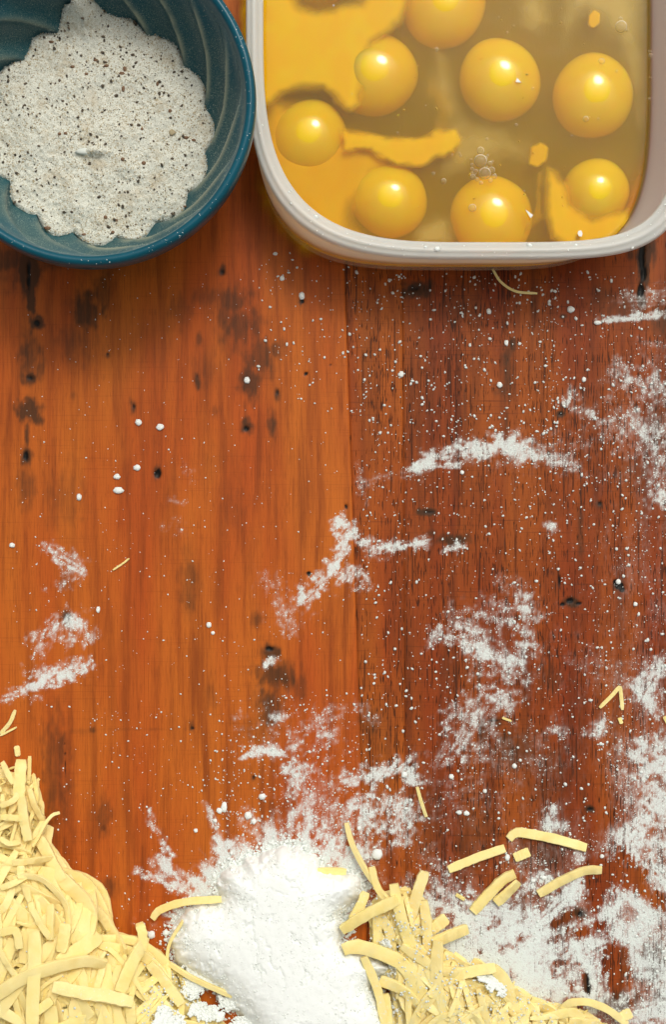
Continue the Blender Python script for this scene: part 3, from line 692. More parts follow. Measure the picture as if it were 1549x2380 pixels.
def tub_plastic(name, clear):
    m, nt_, out = mat(name); n = N(nt_)
    b = n.bsdf((.84, .83, .80), .35, .4, n.bump(n.noise(90, 3, .6, n.coords()), .0004, .3))
    tr = n.new('ShaderNodeBsdfTransparent'); tr.inputs[0].default_value = (1, .97, .92, 1)
    tl = n.new('ShaderNodeBsdfTranslucent'); tl.inputs[0].default_value = (.88, .84, .78, 1)
    mx = n.new('ShaderNodeMixShader'); mx.inputs[0].default_value = .6; n.link(b.outputs[0], mx.inputs[1]); n.link(tl.outputs[0], mx.inputs[2])
    m2 = n.new('ShaderNodeMixShader'); zc_ = n.new('ShaderNodeTexCoord'); sx_ = n.new('ShaderNodeSeparateXYZ'); n.link(zc_.outputs['Object'], sx_.inputs[0])
    n.link(n.ramp(sx_.outputs[2], .022, .034, clear, clear*.38), m2.inputs[0]); n.link(mx.outputs[0], m2.inputs[1]); n.link(tr.outputs[0], m2.inputs[2])
    n.link(m2.outputs[0], out.inputs[0]); return m
F = grid_faces(nte, V.shape[1], True).reshape(nte, V.shape[1]-1, 4)
isfl = np.zeros(V.shape[1]-1, bool); isfl[:2] = True; isfl[-3:] = True
for nm, kf, clear in (("tub_wall", ~isfl, .74), ("tub_floor", isfl, .76)):
    Fk = F[:, kf].reshape(-1, 4); u, inv = np.unique(Fk, return_inverse=True)
    obj(nm, mesh_np(nm, V.reshape(-1, 3)[u], inv.reshape(-1, 4)), tub_plastic("milky_"+nm, clear), tub)
m, nt_, out = mat("milky_rim_plastic"); n = N(nt_)
sm = n.noise(260, 4, .7, n.coords())
c = n.mix(n.ramp(sm, .66, .76, 0, .25), (.70, .71, .68), (.42, .33, .26))
b = n.bsdf(c, .3, .45, n.bump(n.noise(60, 3, .6, n.coords()), .0004, .3), sss=.5, sssr=(1, .9, .8), ssss=.003)
tr = n.new('ShaderNodeBsdfTransparent'); tr.inputs[0].default_value = (1, .97, .94, 1)
m2 = n.new('ShaderNodeMixShader'); m2.inputs[0].default_value = .32; n.link(b.outputs[0], m2.inputs[1]); n.link(tr.outputs[0], m2.inputs[2])
n.link(m2.outputs[0], out.inputs[0]); M_rim = m
def rloop(off, z):
    x_, y_ = superloop(496, 490, 516, 3.25, 5, off); return np.stack([(EC[0]+x_)*S, (EC[1]+y_)*S, np.full(nte, z)], -1)
rp = [(-38, .0428), (-37.5, .0452), (-34, .0463), (-29, .0464), (-26.5, .0469), (-23, .0482), (-16, .0486), (-12.5, .0481), (-10, .0476), (-6, .0477), (-2.5, .0472), (0, .0455), (.4, .0440), (-1, .0427), (-6, .0427), (-30, .0427)]
V = np.stack([rloop(o_, z) for o_, z in rp], 1)-ebase
V = np.concatenate([V, V[:, :1]], 1)
obj("tub_rim", mesh_np("tub_rim", V.reshape(-1, 3), grid_faces(nte, V.shape[1], True)[:, ::-1]), M_rim, tub)

# yolks: px,py (picture), radius, height, flat factor
LZ = .0290
YK = [(1033,13,97,"yolk cut by the upper picture edge, right of the spilled yolk"),
      (870,172,99,"yolk partly veiled by the runny spilled yolk on its left"),
      (1163,185,95,"lone clear yolk in the middle of the egg white, touching nothing"),
      (1380,222,96,"yolk near the right wall of the tub with small bubbles on it"),
      (719,318,87,"yolk in the left side of the tub by the curved wall"),
      (906,466,87,"lower left yolk close to the front rim"),
      (1144,506,97,"front yolk right under the cluster of bubbles"),
      (1386,448,79,"small round yolk in the lower right corner sitting in its own spilled yolk"),
      (735,-55,78,"yolk at the upper left almost covered by runny yolk")]
m, nt_, out = mat("egg_yolk"); n = N(nt_)
c = n.mix(n.ramp(n.noise(55, 2, .5, n.coords()), .3, .7), (.99, .66, .012), (.98, .60, .008))
oi = n.new('ShaderNodeObjectInfo'); c = n.mix(n.math('MULTIPLY', oi.outputs['Random'], .5), c, (.98, .52, .006))
b = n.bsdf(c, .10, .5, None, sss=1, sssr=(1, .55, .08), ssss=.011); n.link(b.outputs[0], out.inputs[0]); M_yolk = m
yolks = []
nu, nv = 72, 40
for i, (px, py, r0, lab) in enumerate(YK):
    zc = .0155; x_, y_, _ = W(px, py, zc+.002)
    rr0 = r0*(1-zc/HC)*S; hz = .0133
    A, B = np.meshgrid(np.linspace(0, 2*math.pi, nu, endpoint=False), np.linspace(0, math.pi, nv), indexing='ij')
    wob = 1+.026*np.sin(2*A+i*1.7)+.010*np.sin(3*A+i)+.006*np.sin(5*A+2*i)
    V = np.stack([rr0*np.sin(B)**.92*np.cos(A)*wob, rr0*np.sin(B)**.92*np.sin(A)*wob, hz*np.cos(B)+zc+.0006], -1)
    o = obj("egg_yolk", mesh_np("egg_yolk", V.reshape(-1, 3), grid_faces(nu, nv, True)[:, ::-1]), M_yolk, loc=(x_, y_, .0002), category="egg yolk", group="egg yolks in the tub", label=lab)
    yolks.append((x_, y_, rr0))

# egg white: a clear, slightly cloudy liquid with its surface bulging over the yolks
def liquid_h(x, y):
    h = np.zeros_like(x)
    return h+.00010*(fbm(x*90+50, y*90+50, 5, 3)-.5)
qs = np.linspace(0.001, 1, 110)
bx, by = superloop(*wall_params(LZ), off=-6.6)
X = (EC[0]+bx[:, None]*qs)*S; Y = (EC[1]+by[:, None]*qs)*S
Z = LZ+liquid_h(X, Y)*(qs < .995)+.0008*np.clip((qs-.985)/.015, 0, 1)
top = np.stack([X, Y, Z], -1)
def lring(z, off): return ring(z, off)
side = np.stack([lring(.024, -6.6), lring(.015, -6.6), lring(.008, -6.8), lring(.0046, -9.8), lring(.0028, -16.5), lring(.0025, -31), flat(.0025)], 1)
V = np.concatenate([top, side], 1)-ebase
me = mesh_np("egg_white", V.reshape(-1, 3), grid_faces(nte, V.shape[1], True)[:, ::-1])
m, nt_, out = mat("egg_white"); n = N(nt_)
tr = n.new('ShaderNodeBsdfTransparent'); tr.inputs[0].default_value = (1, .975, .86, 1)
gl = n.new('ShaderNodeBsdfGlossy'); gl.inputs['Roughness'].default_value = .06
fr = n.new('ShaderNodeFresnel'); fr.inputs[0].default_value = 1.36
mx = n.new('ShaderNodeMixShader'); n.link(fr.outputs[0], mx.inputs[0]); n.link(tr.outputs[0], mx.inputs[1]); n.link(gl.outputs[0], mx.inputs[2])
n.link(mx.outputs[0], out.inputs['Surface'])
pv = n.new('ShaderNodeVolumePrincipled'); pv.inputs['Color'].default_value = (1.0, .815, .03, 1); pv.inputs['Density'].default_value = 36; pv.inputs['Anisotropy'].default_value = 0
n.link(pv.outputs[0], out.inputs['Volume'])
nf = V.shape[1]-1
mi = np.broadcast_to((np.arange(nf) >= 109).astype(np.int32), (nte, nf)).ravel().copy()
m_side, nt_, out = mat("egg_white_against_plastic"); n = N(nt_)
tr = n.new('ShaderNodeBsdfTransparent'); tr.inputs[0].default_value = (1, .975, .86, 1); n.link(tr.outputs[0], out.inputs['Surface'])
pv = n.new('ShaderNodeVolumePrincipled'); pv.inputs['Color'].default_value = (1.0, .815, .03, 1); pv.inputs['Density'].default_value = 36; n.link(pv.outputs[0], out.inputs['Volume'])
me.materials.append(m); me.materials.append(m_side); me.polygons.foreach_set('material_index', mi)
obj("egg_white", me, m, loc=ebase, label="cloudy yellowish egg white pooled around the yolks in the tub", category="egg white")

# runny yolk: bodies with soft, cloudy borders inside the white
m, nt_, out = mat("runny_yolk"); n = N(nt_)
da = n.attr('dens'); wv = n.noise(1, 4, .6, n.coords((70, 40, 1)), 1.2)
al = n.ramp(n.math('ADD', da, n.math('MULTIPLY', n.math('SUBTRACT', n.noise(70, 3, .5, n.coords()), .5), .14)), .0, 1.0, 0, 1)
c = n.mix(n.ramp(wv, .35, .65), (.99, .545, .001), (.99, .61, .004))
b = n.bsdf(c, .6, .05, None, alpha=al); n.link(b.outputs[0], out.inputs[0]); M_run = m
m, nt_, out = mat("cloudy_egg_white"); n = N(nt_)
al = n.math('MULTIPLY', n.ramp(n.math('ADD', n.attr('dens'), n.math('MULTIPLY', n.math('SUBTRACT', n.noise(110, 5, .7, n.coords()), .5), .5)), .05, 1.3, 0, 1), .55)
b = n.bsdf((.88, .72, .28), .5, .2, alpha=al); n.link(b.outputs[0], out.inputs[0]); M_cloud = m
# yolk layer added inside the front wall to give it a yellow glow
ia = np.where((te > math.radians(175)) & (te < math.radians(330)))[0]; zs_ = np.linspace(.0045, .0265, 9)
lay = []
for off_ in (-8.2, -12.5):
    rows = []
    for z in zs_: rows.append(ring(z, off_)[ia])
    lay.append(np.stack(rows, 1))
nA = len(ia); Vw = np.concatenate([lay[0].reshape(-1, 3), lay[1].reshape(-1, 3)])-ebase
Fw = grid_faces(nA, 9); Fw = np.vstack([Fw, Fw[:, ::-1]+nA*9])
me = mesh_np("added_yolk_film", Vw, Fw); tt = np.repeat(te[ia], 9)
attr(me, 'dens', np.tile(np.clip((tt-math.radians(175))/.3, 0, 1)*np.clip((math.radians(330)-tt)/.5, 0, 1)*1.3, 2))
obj("added_yolk_film", me, M_run, loc=ebase, label="added yolk layer giving the front wall of the tub its yellow glow", category="runny yolk")
def blob(name, poly, zt, thick, fade, peak, lab, step=4, nz=10, mt=None):
    P_ = np.array(poly, float); x0, y0 = P_.min(0)-6; x1, y1 = P_.max(0)+6
    xs = np.arange(x0, x1, step); ys = np.arange(y0, y1, step)
    X, Y = np.meshgrid(xs, ys, indexing='ij')
    d = polydist(X, Y, poly)+(fbm(X/22, Y/22, 15, 4)-.5)*nz*2
    d = d+9
    dn = np.clip(d/fade, 0, 1)**1.15*peak
    keep = d > -2
    prof = np.clip(d/(fade*1.2), 0, 1)**.6
    Vt = Wn(X, Y, zt-.0007*(1-prof)+.0002*(fbm(X/30, Y/30, 19, 2)-.5)); Vb = Wn(X, Y, zt-.002-thick*.25*prof)
    nu_, nv_ = X.shape; F_ = grid_faces(nu_, nv_); kf = keep.ravel()[F_].all(1); F_ = F_[kf]
    allV = np.vstack([Vt.reshape(-1, 3), Vb.reshape(-1, 3)]); Fa = np.vstack([F_[:, ::-1], F_+nu_*nv_])
    u, inv = np.unique(Fa, return_inverse=True)
    cx_, cy_, _ = allV[u].mean(0)
    me = mesh_np(name, allV[u]-np.array([cx_, cy_, 0]), inv.reshape(Fa.shape))
    attr(me, 'dens', np.concatenate([dn.ravel(), dn.ravel()*.6])[u])
    obj(name, me, mt or M_run, loc=(cx_, cy_, 0), label=lab, category="runny yolk")
blob("spilled_yolk", [(560,-160),(600,-160),(690,-90),(690,-10),(705,12),(740,20),(775,15),(800,2),(835,2),(860,-30),(960,-60),(955,20),(938,55),(905,82),(870,105),(855,150),(850,200),(842,245),(820,262),(798,258),(775,230),(750,212),(700,212),(660,225),(640,245),(600,262),(560,240)], .0284, .0060, 52, 1.5, "broad sheet of broken yolk filling the upper left corner of the tub", nz=6)
blob("yolk_streak", [(790,300),(860,306),(910,318),(965,318),(1020,304),(1060,300),(1078,325),(1055,355),(1015,366),(975,388),(930,385),(895,372),(860,350),(800,350)], .0278, .0060, 34, 1.6, "jagged finger of broken yolk drifting toward the middle of the tub", nz=10)
blob("yolk_haze", [(590,180),(660,200),(800,290),(900,320),(980,400),(900,430),(840,500),(900,580),(700,600),(600,480),(585,330)], .0230, .0080, 66, .72, "thin orange haze of yolk spreading between the left yolks", nz=12)
blob("yolk_puddle", [(1272,385),(1290,395),(1318,425),(1330,470),(1380,505),(1440,490),(1470,480),(1468,530),(1430,556),(1380,575),(1320,575),(1285,555),(1268,500),(1264,440)], .0272, .0080, 46, 1.6, "spilled yolk around the small yolk in the lower right corner", nz=7)
blob("yolk_shred", [(1240,345),(1258,335),(1272,345),(1268,370),(1250,385),(1236,378)], .0265, .0020, 9, .75, "small ragged scrap of yolk above the lower right yolk", step=2.5, nz=4)
blob("yolk_scrap", [(1375,38),(1384,28),(1392,34),(1390,50),(1380,60),(1374,54)], .0265, .0020, 6, .8, "tiny yellow scrap of yolk floating at the upper right", step=2, nz=2)
blob("yolk_wisp", [(1250,400),(1262,396),(1258,450),(1262,500),(1240,530),(1200,560),(1180,570),(1225,520),(1246,480)], .0240, .0020, 14, .35, "faint yellow wisp beside the lower right yolk", step=3, nz=8)
blob("white_wisp", [(1000,180),(1040,200),(1060,260),(1040,310),(1080,380),(1060,380),(1015,320),(1010,260),(985,210)], .0220, .0030, 24, .28, "faint cloudy wisp left of the lone middle yolk", step=4, nz=14)

CW = "egg white"
for o_ in (
 ("cloudy_white", [(1300,-120),(1520,-120),(1515,200),(1500,380),(1470,300),(1430,120),(1360,60),(1310,140),(1285,60)], .0225, .003, 80, 1.2, "cloudy lighter band of egg white along the right wall"),
 ("cloudy_white", [(1000,90),(1060,120),(1090,260),(1240,300),(1270,400),(1180,390),(1060,430),(1000,420),(1010,290),(975,200)], .0215, .003, 70, .9, "cloudy patch of egg white around the bubble cluster"),
 ("cloudy_white", [(960,520),(1060,470),(1060,580),(940,590)], .0225, .003, 45, .9, "cloudy bit of egg white between the two front yolks"),
 ("cloudy_white", [(1180,-80),(1290,-80),(1300,60),(1250,110),(1190,60)], .0215, .003, 60, .9, "cloudy patch of egg white at the upper middle")):
    blob(*o_, step=5, nz=16, mt=M_cloud)
# little flecks of yolk and chalaza drifting in the white
x = rng.uniform(760, 1500, 150); y = rng.uniform(20, 540, 150)
k = (fbm(x/60, y/60, 44) > .48); x, y = x[k], y[k]; rr = S*(1.0+2.6*rng.uniform(0, 1, len(x))**3)
obj("yolk_flecks", lumps_mesh("yolk_flecks", Wn(x, y, .0275), np.stack([rr, rr*1.4, rr*.4], -1), .35), M_yolk, kind='stuff', label="tiny pale yellow flecks drifting in the egg white", category="yolk")

# bubbles on the surface of the white
m, nt_, out = mat("bubble_film"); n = N(nt_)
lw = n.new('ShaderNodeLayerWeight'); lw.inputs[0].default_value = .5
tr = n.new('ShaderNodeBsdfTransparent'); tr.inputs[0].default_value = (.97, .95, .90, 1)
b = n.bsdf((.95, .88, .68), .10, .8)
mx = n.new('ShaderNodeMixShader'); n.link(n.ramp(lw.outputs['Facing'], .30, .85, .12, 1.0), mx.inputs[0]); n.link(tr.outputs[0], mx.inputs[1]); n.link(b.outputs[0], mx.inputs[2])
n.link(mx.outputs[0], out.inputs[0]); M_bub = m
A, B = np.meshgrid(np.linspace(0, 2*math.pi, 20, endpoint=False), np.linspace(0.001, math.pi*.56, 9), indexing='ij')
V = np.stack([np.sin(B)*np.cos(A), np.sin(B)*np.sin(A), np.cos(B)*.8+.12], -1)
bub_me = mesh_np("bubble", V.reshape(-1, 3), grid_faces(20, 9, True)[:, ::-1]); bub_me.materials.append(M_bub)
BU = [(1118,350,8.5),(1118,374,15),(1128,403,14),(1144,395,7.5),(1150,410,6),(1140,380,6),(1130,367,4.5),(1134,362,3.5),(1098,383,4),(1098,393,4.5),(1100,411,6.5),(1110,417,4.5),(1107,398,5),(1116,396,3),(1099,402,3),(1119,425,4.5),(1141,419,5),(1146,375,3),(1096,371,3),(1133,389,3.5),(1106,405,2.5),
      (1445,62,14),(1444,44,5),(1458,70,4),(1400,142,7),(1363,276,6.5),(1099,483,9),(1032,421,6.5),(1008,403,4),(1016,115,4.5),(1201,290,3.5),(1133,323,3.5),(1227,492,2.5),(925,309,3),(1512,120,4),(1514,130,6),(1513,180,3),(1511,230,3.5),(1392,276,3),(1069,356,3),(1072,362,3),(1220,444,2.5),(1195,60,2.5),(1160,40,2.5),(1180,75,2.5),(990,245,2),(1330,316,2.5),(1240,205,3),(1052,360,2.5),(1435,165,3)]
for i, (px, py, rb_) in enumerate(BU):
    wx, wy, _ = W(px, py, LZ); h = max([0]+[.0011*(1-((wx-a)**2+(wy-b0)**2)/(c0*.45)**2) for a, b0, c0 in yolks])
    wx, wy, _ = W(px, py, LZ+h)
    clus = i < 21
    zone = ("near the right wall of the tub" if px > 1420 else "by the yolk nearest the right wall" if px > 1290 else "left of the bubble cluster" if px < 1080 and py > 300 else "right of the bubble cluster" if py > 380 else "beside the lone middle yolk")
    sz = "tiny" if rb_ < 3 else "small" if rb_ < 5 else "medium"
    lab = (f"{sz} bubble on the {'left' if px < 1115 else 'right' if px > 1134 else 'middle'} side of the bubble cluster, {'upper' if py < 390 else 'lower'} part" if clus else f"{sz} single air bubble floating {zone}")
    if i == 1: lab = "biggest bubble at the top of the bubble cluster above the front yolk"
    if i == 2: lab = "second biggest bubble, in the lower half of the bubble cluster"
    if i == 0: lab = "round bubble standing off at the far tip of the bubble cluster"
    if i == 21: lab = "large lone bubble near the upper right wall of the tub"
    if i == 26: lab = "single bubble on top of the front yolk"
    if i == 24: lab = "bubble on the far edge of the yolk by the right wall"
    if i == 25: lab = "bubble on the near half of the yolk by the right wall"
    o = obj("bubble", bub_me, None, loc=(wx, wy, LZ+h-.0002), category="bubble", label=lab, group="bubbles in the cluster" if clus else "single bubbles on the egg white")
    o.scale = (rb_*S*.97,)*3

M_shell = simple("eggshell", (.85, .84, .80), .6, .3)
def chip(px, py, pts, z, lab):
    x_, y_, _ = W(px, py, z); n_ = len(pts)
    P_ = np.array(pts, float)*S*[1, -1]; V = np.vstack([np.c_[P_, np.full(n_, .0004)], np.c_[P_*1.02, np.full(n_, -.0002)]])
    me = bpy.data.meshes.new("eggshell_chip"); me.from_pydata(V.tolist(), [], [list(range(n_))[::-1], list(range(n_, 2*n_))]+[[i, (i+1) % n_, n_+(i+1) % n_, n_+i] for i in range(n_)])
    obj("eggshell_chip", me, M_shell, loc=(x_, y_, z), category="eggshell chip", label=lab)
chip(1231, 498, [(-8,-10),(9,2),(3,9)], .0308, "white triangular eggshell chip on the right of the front yolk")
chip(1206, 187, [(-3,-6),(6,5),(-6,4)], .0296, "tiny triangular eggshell chip between the two right yolks")
chip(819, 0+118+100, [(-1,-1),(1,0),(0,1)], .0296, "speck of eggshell on the runny yolk")
chip(1350, 543, [(-4,-6),(2,-7),(5,0),(3,7),(-3,6),(-6,0)], .0300, "rounded white eggshell chip close to the front rim")
chip(776, 13+0, [(-2,-2),(2,-1),(0,3)], .0296, "pale eggshell speck near the upper left yolk")

# specks of flour on the tub's rim
nD = 150
ti = rng.integers(0, nte, nD); offs = rng.uniform(-34, -2, nD)
kx = np.sin(te[ti]) < -.35; ti = ti[kx]; offs = offs[kx]
pts = []
rpo = np.array([p[0] for p in rp[:12]]); rpz = np.array([p[1] for p in rp[:12]])
for i_, o_ in zip(ti, offs):
    L = rloop(o_, 0)[i_]; pts.append((L[0], L[1], np.interp(o_, rpo, rpz)))
P = np.array(pts); rr = S*(.9+5.0*rng.uniform(0, 1, len(P))**4)
obj("rim_flour", lumps_mesh("rim_flour", P, np.stack([rr, rr*1.2, rr*.6], -1)), M_crumb, kind='stuff', label="white flour specks on the front rim of the tub", category="flour")

# ------------------------------------------------------------------ grated cheese
def cheese_mat(name, a, b_, flour=0):
    m, nt_, out = mat(name); n = N(nt_)
    oi = n.new('ShaderNodeObjectInfo')
    c = n.mix(n.ramp(n.noise(120, 4, .6, n.coords()), .3, .7), a, b_)
    c = n.mix(n.math('MULTIPLY', oi.outputs['Random'], .45), c, (.93, .77, .39))
    if flour:
        c = n.mix(n.ramp(n.noise(520, 4, .7, n.coords()), .58, .70, 0, .6), c, (.80, .83, .79))
    b = n.bsdf(c, .5, .3, n.bump(n.noise(700, 4, .6, n.coords()), .0004, .5), sss=.35, sssr=(1, .9, .7), ssss=.0012)
    n.link(b.outputs[0], out.inputs[0]); return m
M_ch = cheese_mat("cheese", (.90, .725, .26), (.93, .785, .35))
M_ch_f = cheese_mat("floury_cheese", (.90, .725, .27), (.93, .785, .35), 1)

def shred_mesh(path, width, thick, taper=(.7, .7), seed=0, n=14):
    """path: (k,3) world points; returns mesh about its middle point, and that point"""
    r0 = np.random.default_rng(seed)
    Pp = np.array(path, float); k = len(Pp)
    T = np.gradient(Pp, axis=0); T /= np.linalg.norm(T, axis=1)[:, None]+1e-12
    up = np.array([0, 0, 1.]); tw = r0.uniform(-.3, .3)+np.linspace(0, r0.uniform(-.5, .5), k)
    Sd = np.cross(T, up); Sd /= np.linalg.norm(Sd, axis=1)[:, None]+1e-9
    Nn = np.cross(Sd, T)
    S2 = Sd*np.cos(tw)[:, None]+Nn*np.sin(tw)[:, None]; N2 = -Sd*np.sin(tw)[:, None]+Nn*np.cos(tw)[:, None]
    t = np.linspace(0, 1, k)
    wd = width*np.minimum(1, np.minimum(taper[0]+(1-taper[0])*t/.12, taper[1]+(1-taper[1])*(1-t)/.12))
    wd = wd*(1+r0.uniform(-.05, .05, k))
    sec = [(-.5, -.42), (-.46, -.5), (.46, -.5), (.5, -.42), (.5, .40), (.45, .5), (-.45, .5), (-.5, .40)]
    V = np.stack([Pp+S2*(a*wd)[:, None]+N2*(b_*thick) for a, b_ in sec], 1)
    V += r0.uniform(-1, 1, (k, 1, 3))*width*.015+r0.uniform(-1, 1, V.shape)*width*.018
    c = Pp[k//2].copy(); c[2] = Pp[:, 2].min()
    V = V-c
    ns = len(sec); F = []
    for i in range(k-1):
        for j in range(ns):
            F.append((i*ns+j, i*ns+(j+1) % ns, (i+1)*ns+(j+1) % ns, (i+1)*ns+j))
    me = bpy.data.meshes.new("cheese_shred")
    me.from_pydata(V.reshape(-1, 3).tolist(), [], F+[tuple(range(ns))[::-1], tuple((k-1)*ns+j for j in range(ns))])
    me.polygons.foreach_set('use_smooth', [True]*(len(F)+2)); me.update(); me.set_sharp_from_angle(angle=math.radians(33))
    return me, c

HEAP = [(-400,1700),(-60,1745),(0,1765),(60,1785),(95,1800),(112,1850),(120,1900),(118,1940),(135,1965),(170,2010),(205,2055),(240,2110),(258,2150),(300,2165),(340,2170),(372,2215),(420,2265),(480,2330),(560,2400),(600,2480),(600,2900),(-400,2900)]
RH = [(880,2060),(950,2050),(1000,2080),(1020,2140),(1040,2200),(1180,2260),(1260,2310),(1380,2340),(1450,2400),(1450,2900),(890,2900),(900,2330),(880,2250),(845,2170),(850,2090)]
def heap_h(px, py):
    d = polydist(px, py, HEAP)
    h = .034*(1-np.exp(-np.clip(d, 0, None)/85))*(.55+.45*sstep(1760, 2150, py))
    d2 = polydist(px, py, RH)
    h2 = .016*(1-np.exp(-np.clip(d2, 0, None)/60))
    h = np.maximum(h, h2)
    return h
FX, FY = np.meshgrid(np.arange(-120, 1560, 12)*1., np.arange(1700, 2520, 12)*1., indexing='ij')
HH = heap_h(FX, FY)
def heap_at(px, py):
    px = np.atleast_1d(np.asarray(px, float)); py = np.atleast_1d(np.asarray(py, float))
    i = np.clip((px+120)/12, 0, FX.shape[0]-1.001); j = np.clip((py-1700)/12, 0, FX.shape[1]-1.001)
    i0 = i.astype(int); j0 = j.astype(int); fi = i-i0; fj = j-j0
    return (HH[i0, j0]*(1-fi)+HH[i0+1, j0]*fi)*(1-fj)+(HH[i0, j0+1]*(1-fi)+HH[i0+1, j0+1]*fi)*fj

# inner mass of the heaps
X, Y = np.meshgrid(np.arange(-120, 1460, 5)*1., np.arange(1740, 2480, 5)*1., indexing='ij')
hh = heap_at(X.ravel(), Y.ravel()).reshape(X.shape)
nz_ = fbm(X/26, Y/26, 21, 3)
Zc = hh*.66-.0020+.0045*(nz_-.5)*np.clip(hh/.01, 0, 1)
keep = (Zc > -.0006) & (hh > .0008)
F_ = grid_faces(*X.shape)[:, ::-1]; F_ = F_[keep.ravel()[F_].any(1)]
Vc = Wn(X, Y, np.maximum(Zc, -.001)).reshape(-1, 3); u, inv = np.unique(F_, return_inverse=True)
xr = X.ravel()[u]
for nm, cond, lab in (("cheese_mass", lambda x: x < 560, "packed grated cheese inside the big heap"), ("floury_cheese_mass", lambda x: x >= 560, "packed floury grated cheese under and beside the flour heap")):
    fk = cond(X.ravel()[F_]).any(1) if nm == "cheese_mass" else cond(X.ravel()[F_]).all(1)
    u, inv = np.unique(F_[fk], return_inverse=True)
    obj(nm, mesh_np(nm, Vc[u], inv.reshape(-1, 4)), M_ch if nm == "cheese_mass" else M_ch_f, kind='stuff', label=lab, category="cheese")

def place_shred(pts, w, lab, grp=None, m=None, thick=None, seed=0, n=16, lift=.0, follow=True, wz=None, taper=(.8, .8)):
    """pts in picture units (+ optional height offset in mm)"""
    q_ = lerp_path([(p[0], p[1], (p[2] if len(p) > 2 else 0)*.001) for p in pts], n)
    z = q_[:, 2]+lift
    if follow: z = z+heap_at(q_[:, 0], q_[:, 1])
    # keep it stiff: shreds bend gently
    if follow:
        c = np.polyfit(np.arange(n), z, 3); zs = np.polyval(c, np.arange(n)); z = zs+np.maximum(0, (z-zs)).max()*.6
    th_ = thick if thick is not None else max(.0009, min(.0020, w*S*.33))
    z = z+th_*.55
    path = np.stack([(q_[:, 0]-774.5)*S*(1-z/HC), (1190-q_[:, 1])*S*(1-z/HC), z], -1)
    me, c = shred_mesh(path, w*S, th_, taper, seed)
    o = obj("cheese_shred", me, m or M_ch, loc=c, category="cheese shred", label=lab)
    if grp: o['group'] = grp
    return o

def dims(q_, w_):
    a, b = np.array(q_[0][:2]), np.array(q_[-1][:2]); d = b-a; L = np.hypot(*d); an = abs(math.degrees(math.atan2(d[1], d[0]))) % 180
    way = "level" if an < 22 or an > 158 else "upright" if 68 < an < 112 else "slanting"
    return ("short" if L < 60 else "mid-length" if L < 100 else "long")+" "+("thin" if w_ < 15 else "broad" if w_ < 25 else "very broad")+" "+way, (a+b)/2
def clump_label(q_, w_):
    t, c = dims(q_, w_)
    where = ("near the top" if c[1] < 2130 else "at the lower edge" if c[1] > 2330 else "in the middle"); side = "against the flour heap" if c[0] < 910 else "toward the smeared flour" if c[0] > 1080 else "of the right clump"
    return f"{t} floury cheese shred {where}, {side}"
def heap_label(q_, w_):
    t, c = dims(q_, w_)
    where = "at the left picture edge" if c[0] < 45 else "beside the flour" if c[0] > 290 else "in the middle"
    up = "upper" if c[1] < 1990 else "lower"
    return f"{t} cheese shred on the {up} big heap, {where}"
def c8(L): return [(716.9+p[0]*.5372, 1762+p[1]*.5372)+tuple(p[2:]) for p in L]
def c7(L): return [(p[0]*.5014, 1732.5+p[1]*.5014)+tuple(p[2:]) for p in L]
loose = [
 (c8([(870,350),(900,322),(960,328),(1080,352),(1205,388)]), 22, "long curved cheese shred lying farthest up among the loose ones"),
 (c8([(608,482),(730,432),(852,390)]), 20.5, "straight cheese shred lying alone between the flour heap and the curved loose shred"),
 (c8([(997,588),(1110,525),(1200,487),(1272,485)]), 21.5, "lowest loose cheese shred, bending up toward the bare red patch"),
 (c8([(712,665),(780,590),(845,525),(895,500)]), 25, "broad ragged cheese shred with a second one stuck to its side"),
 (c8([(812,628),(875,572),(912,535)]), 24, "short cheese shred stuck against a broad ragged one"),
 (c8([(893,432),(958,405)]), 22, "tiny stubby cheese crumb between two loose shreds"),
 (c8([(640,590),(678,612)]), 8, "thin pale cheese sliver in the smeared flour"),
 (c8([(472,125),(490,190),(512,255)]), 8, "thin pale cheese sliver upright above the right clump"),
]
for i, (p, w_, lab) in enumerate(loose):
    place_shred([(a, b_, 0) for a, b_ in p], w_, lab, "loose cheese shreds on the board", seed=500+i, follow=False, lift=.0002+(.001 if i == 4 else 0), taper=(.85, .85))
place_shred([(1146,625,0),(1165,655,0),(1200,677,0),(1250,682,0)], 6, "thin pale curved cheese string sticking out under the front of the tub", follow=False, seed=520, n=20, lift=.0003, taper=(.9, .7))
extra = [([(0,1705),(22,1680),(35,1650)],9,"thin tilted cheese sliver at the left edge above the heap"),([(0,1710),(38,1690)],5,"very thin cheese string crossing a sliver at the left edge"),
 ([(38,1733),(41,1758)],13,"small oval cheese crumb just above the tip of the big heap"),([(262,1325),(285,1310),(300,1298)],4.5,"fine pinkish cheese thread on the orange board"),
 ([(1395,1645),(1425,1615),(1442,1595)],9,"thin cheese sliver leaning on another in the flour at the right"),([(1443,1595),(1448,1650)],9,"upright cheese sliver meeting a slanted one at the right"),([(1441,1668),(1446,1682)],9,"tiny cheese crumb under two thin slivers at the right"),
 ([(1545,1665),(1560,1690)],9,"cheese bit at the right edge of the board"),([(1168,1668),(1190,1676)],5,"tiny pale cheese thread in the flour right of the middle")]
for i, (p, w_, lab) in enumerate(extra):
    place_shred(p, w_, lab, "small cheese bits on the board", seed=540+i, follow=False, lift=.0001, taper=(.6, .6))

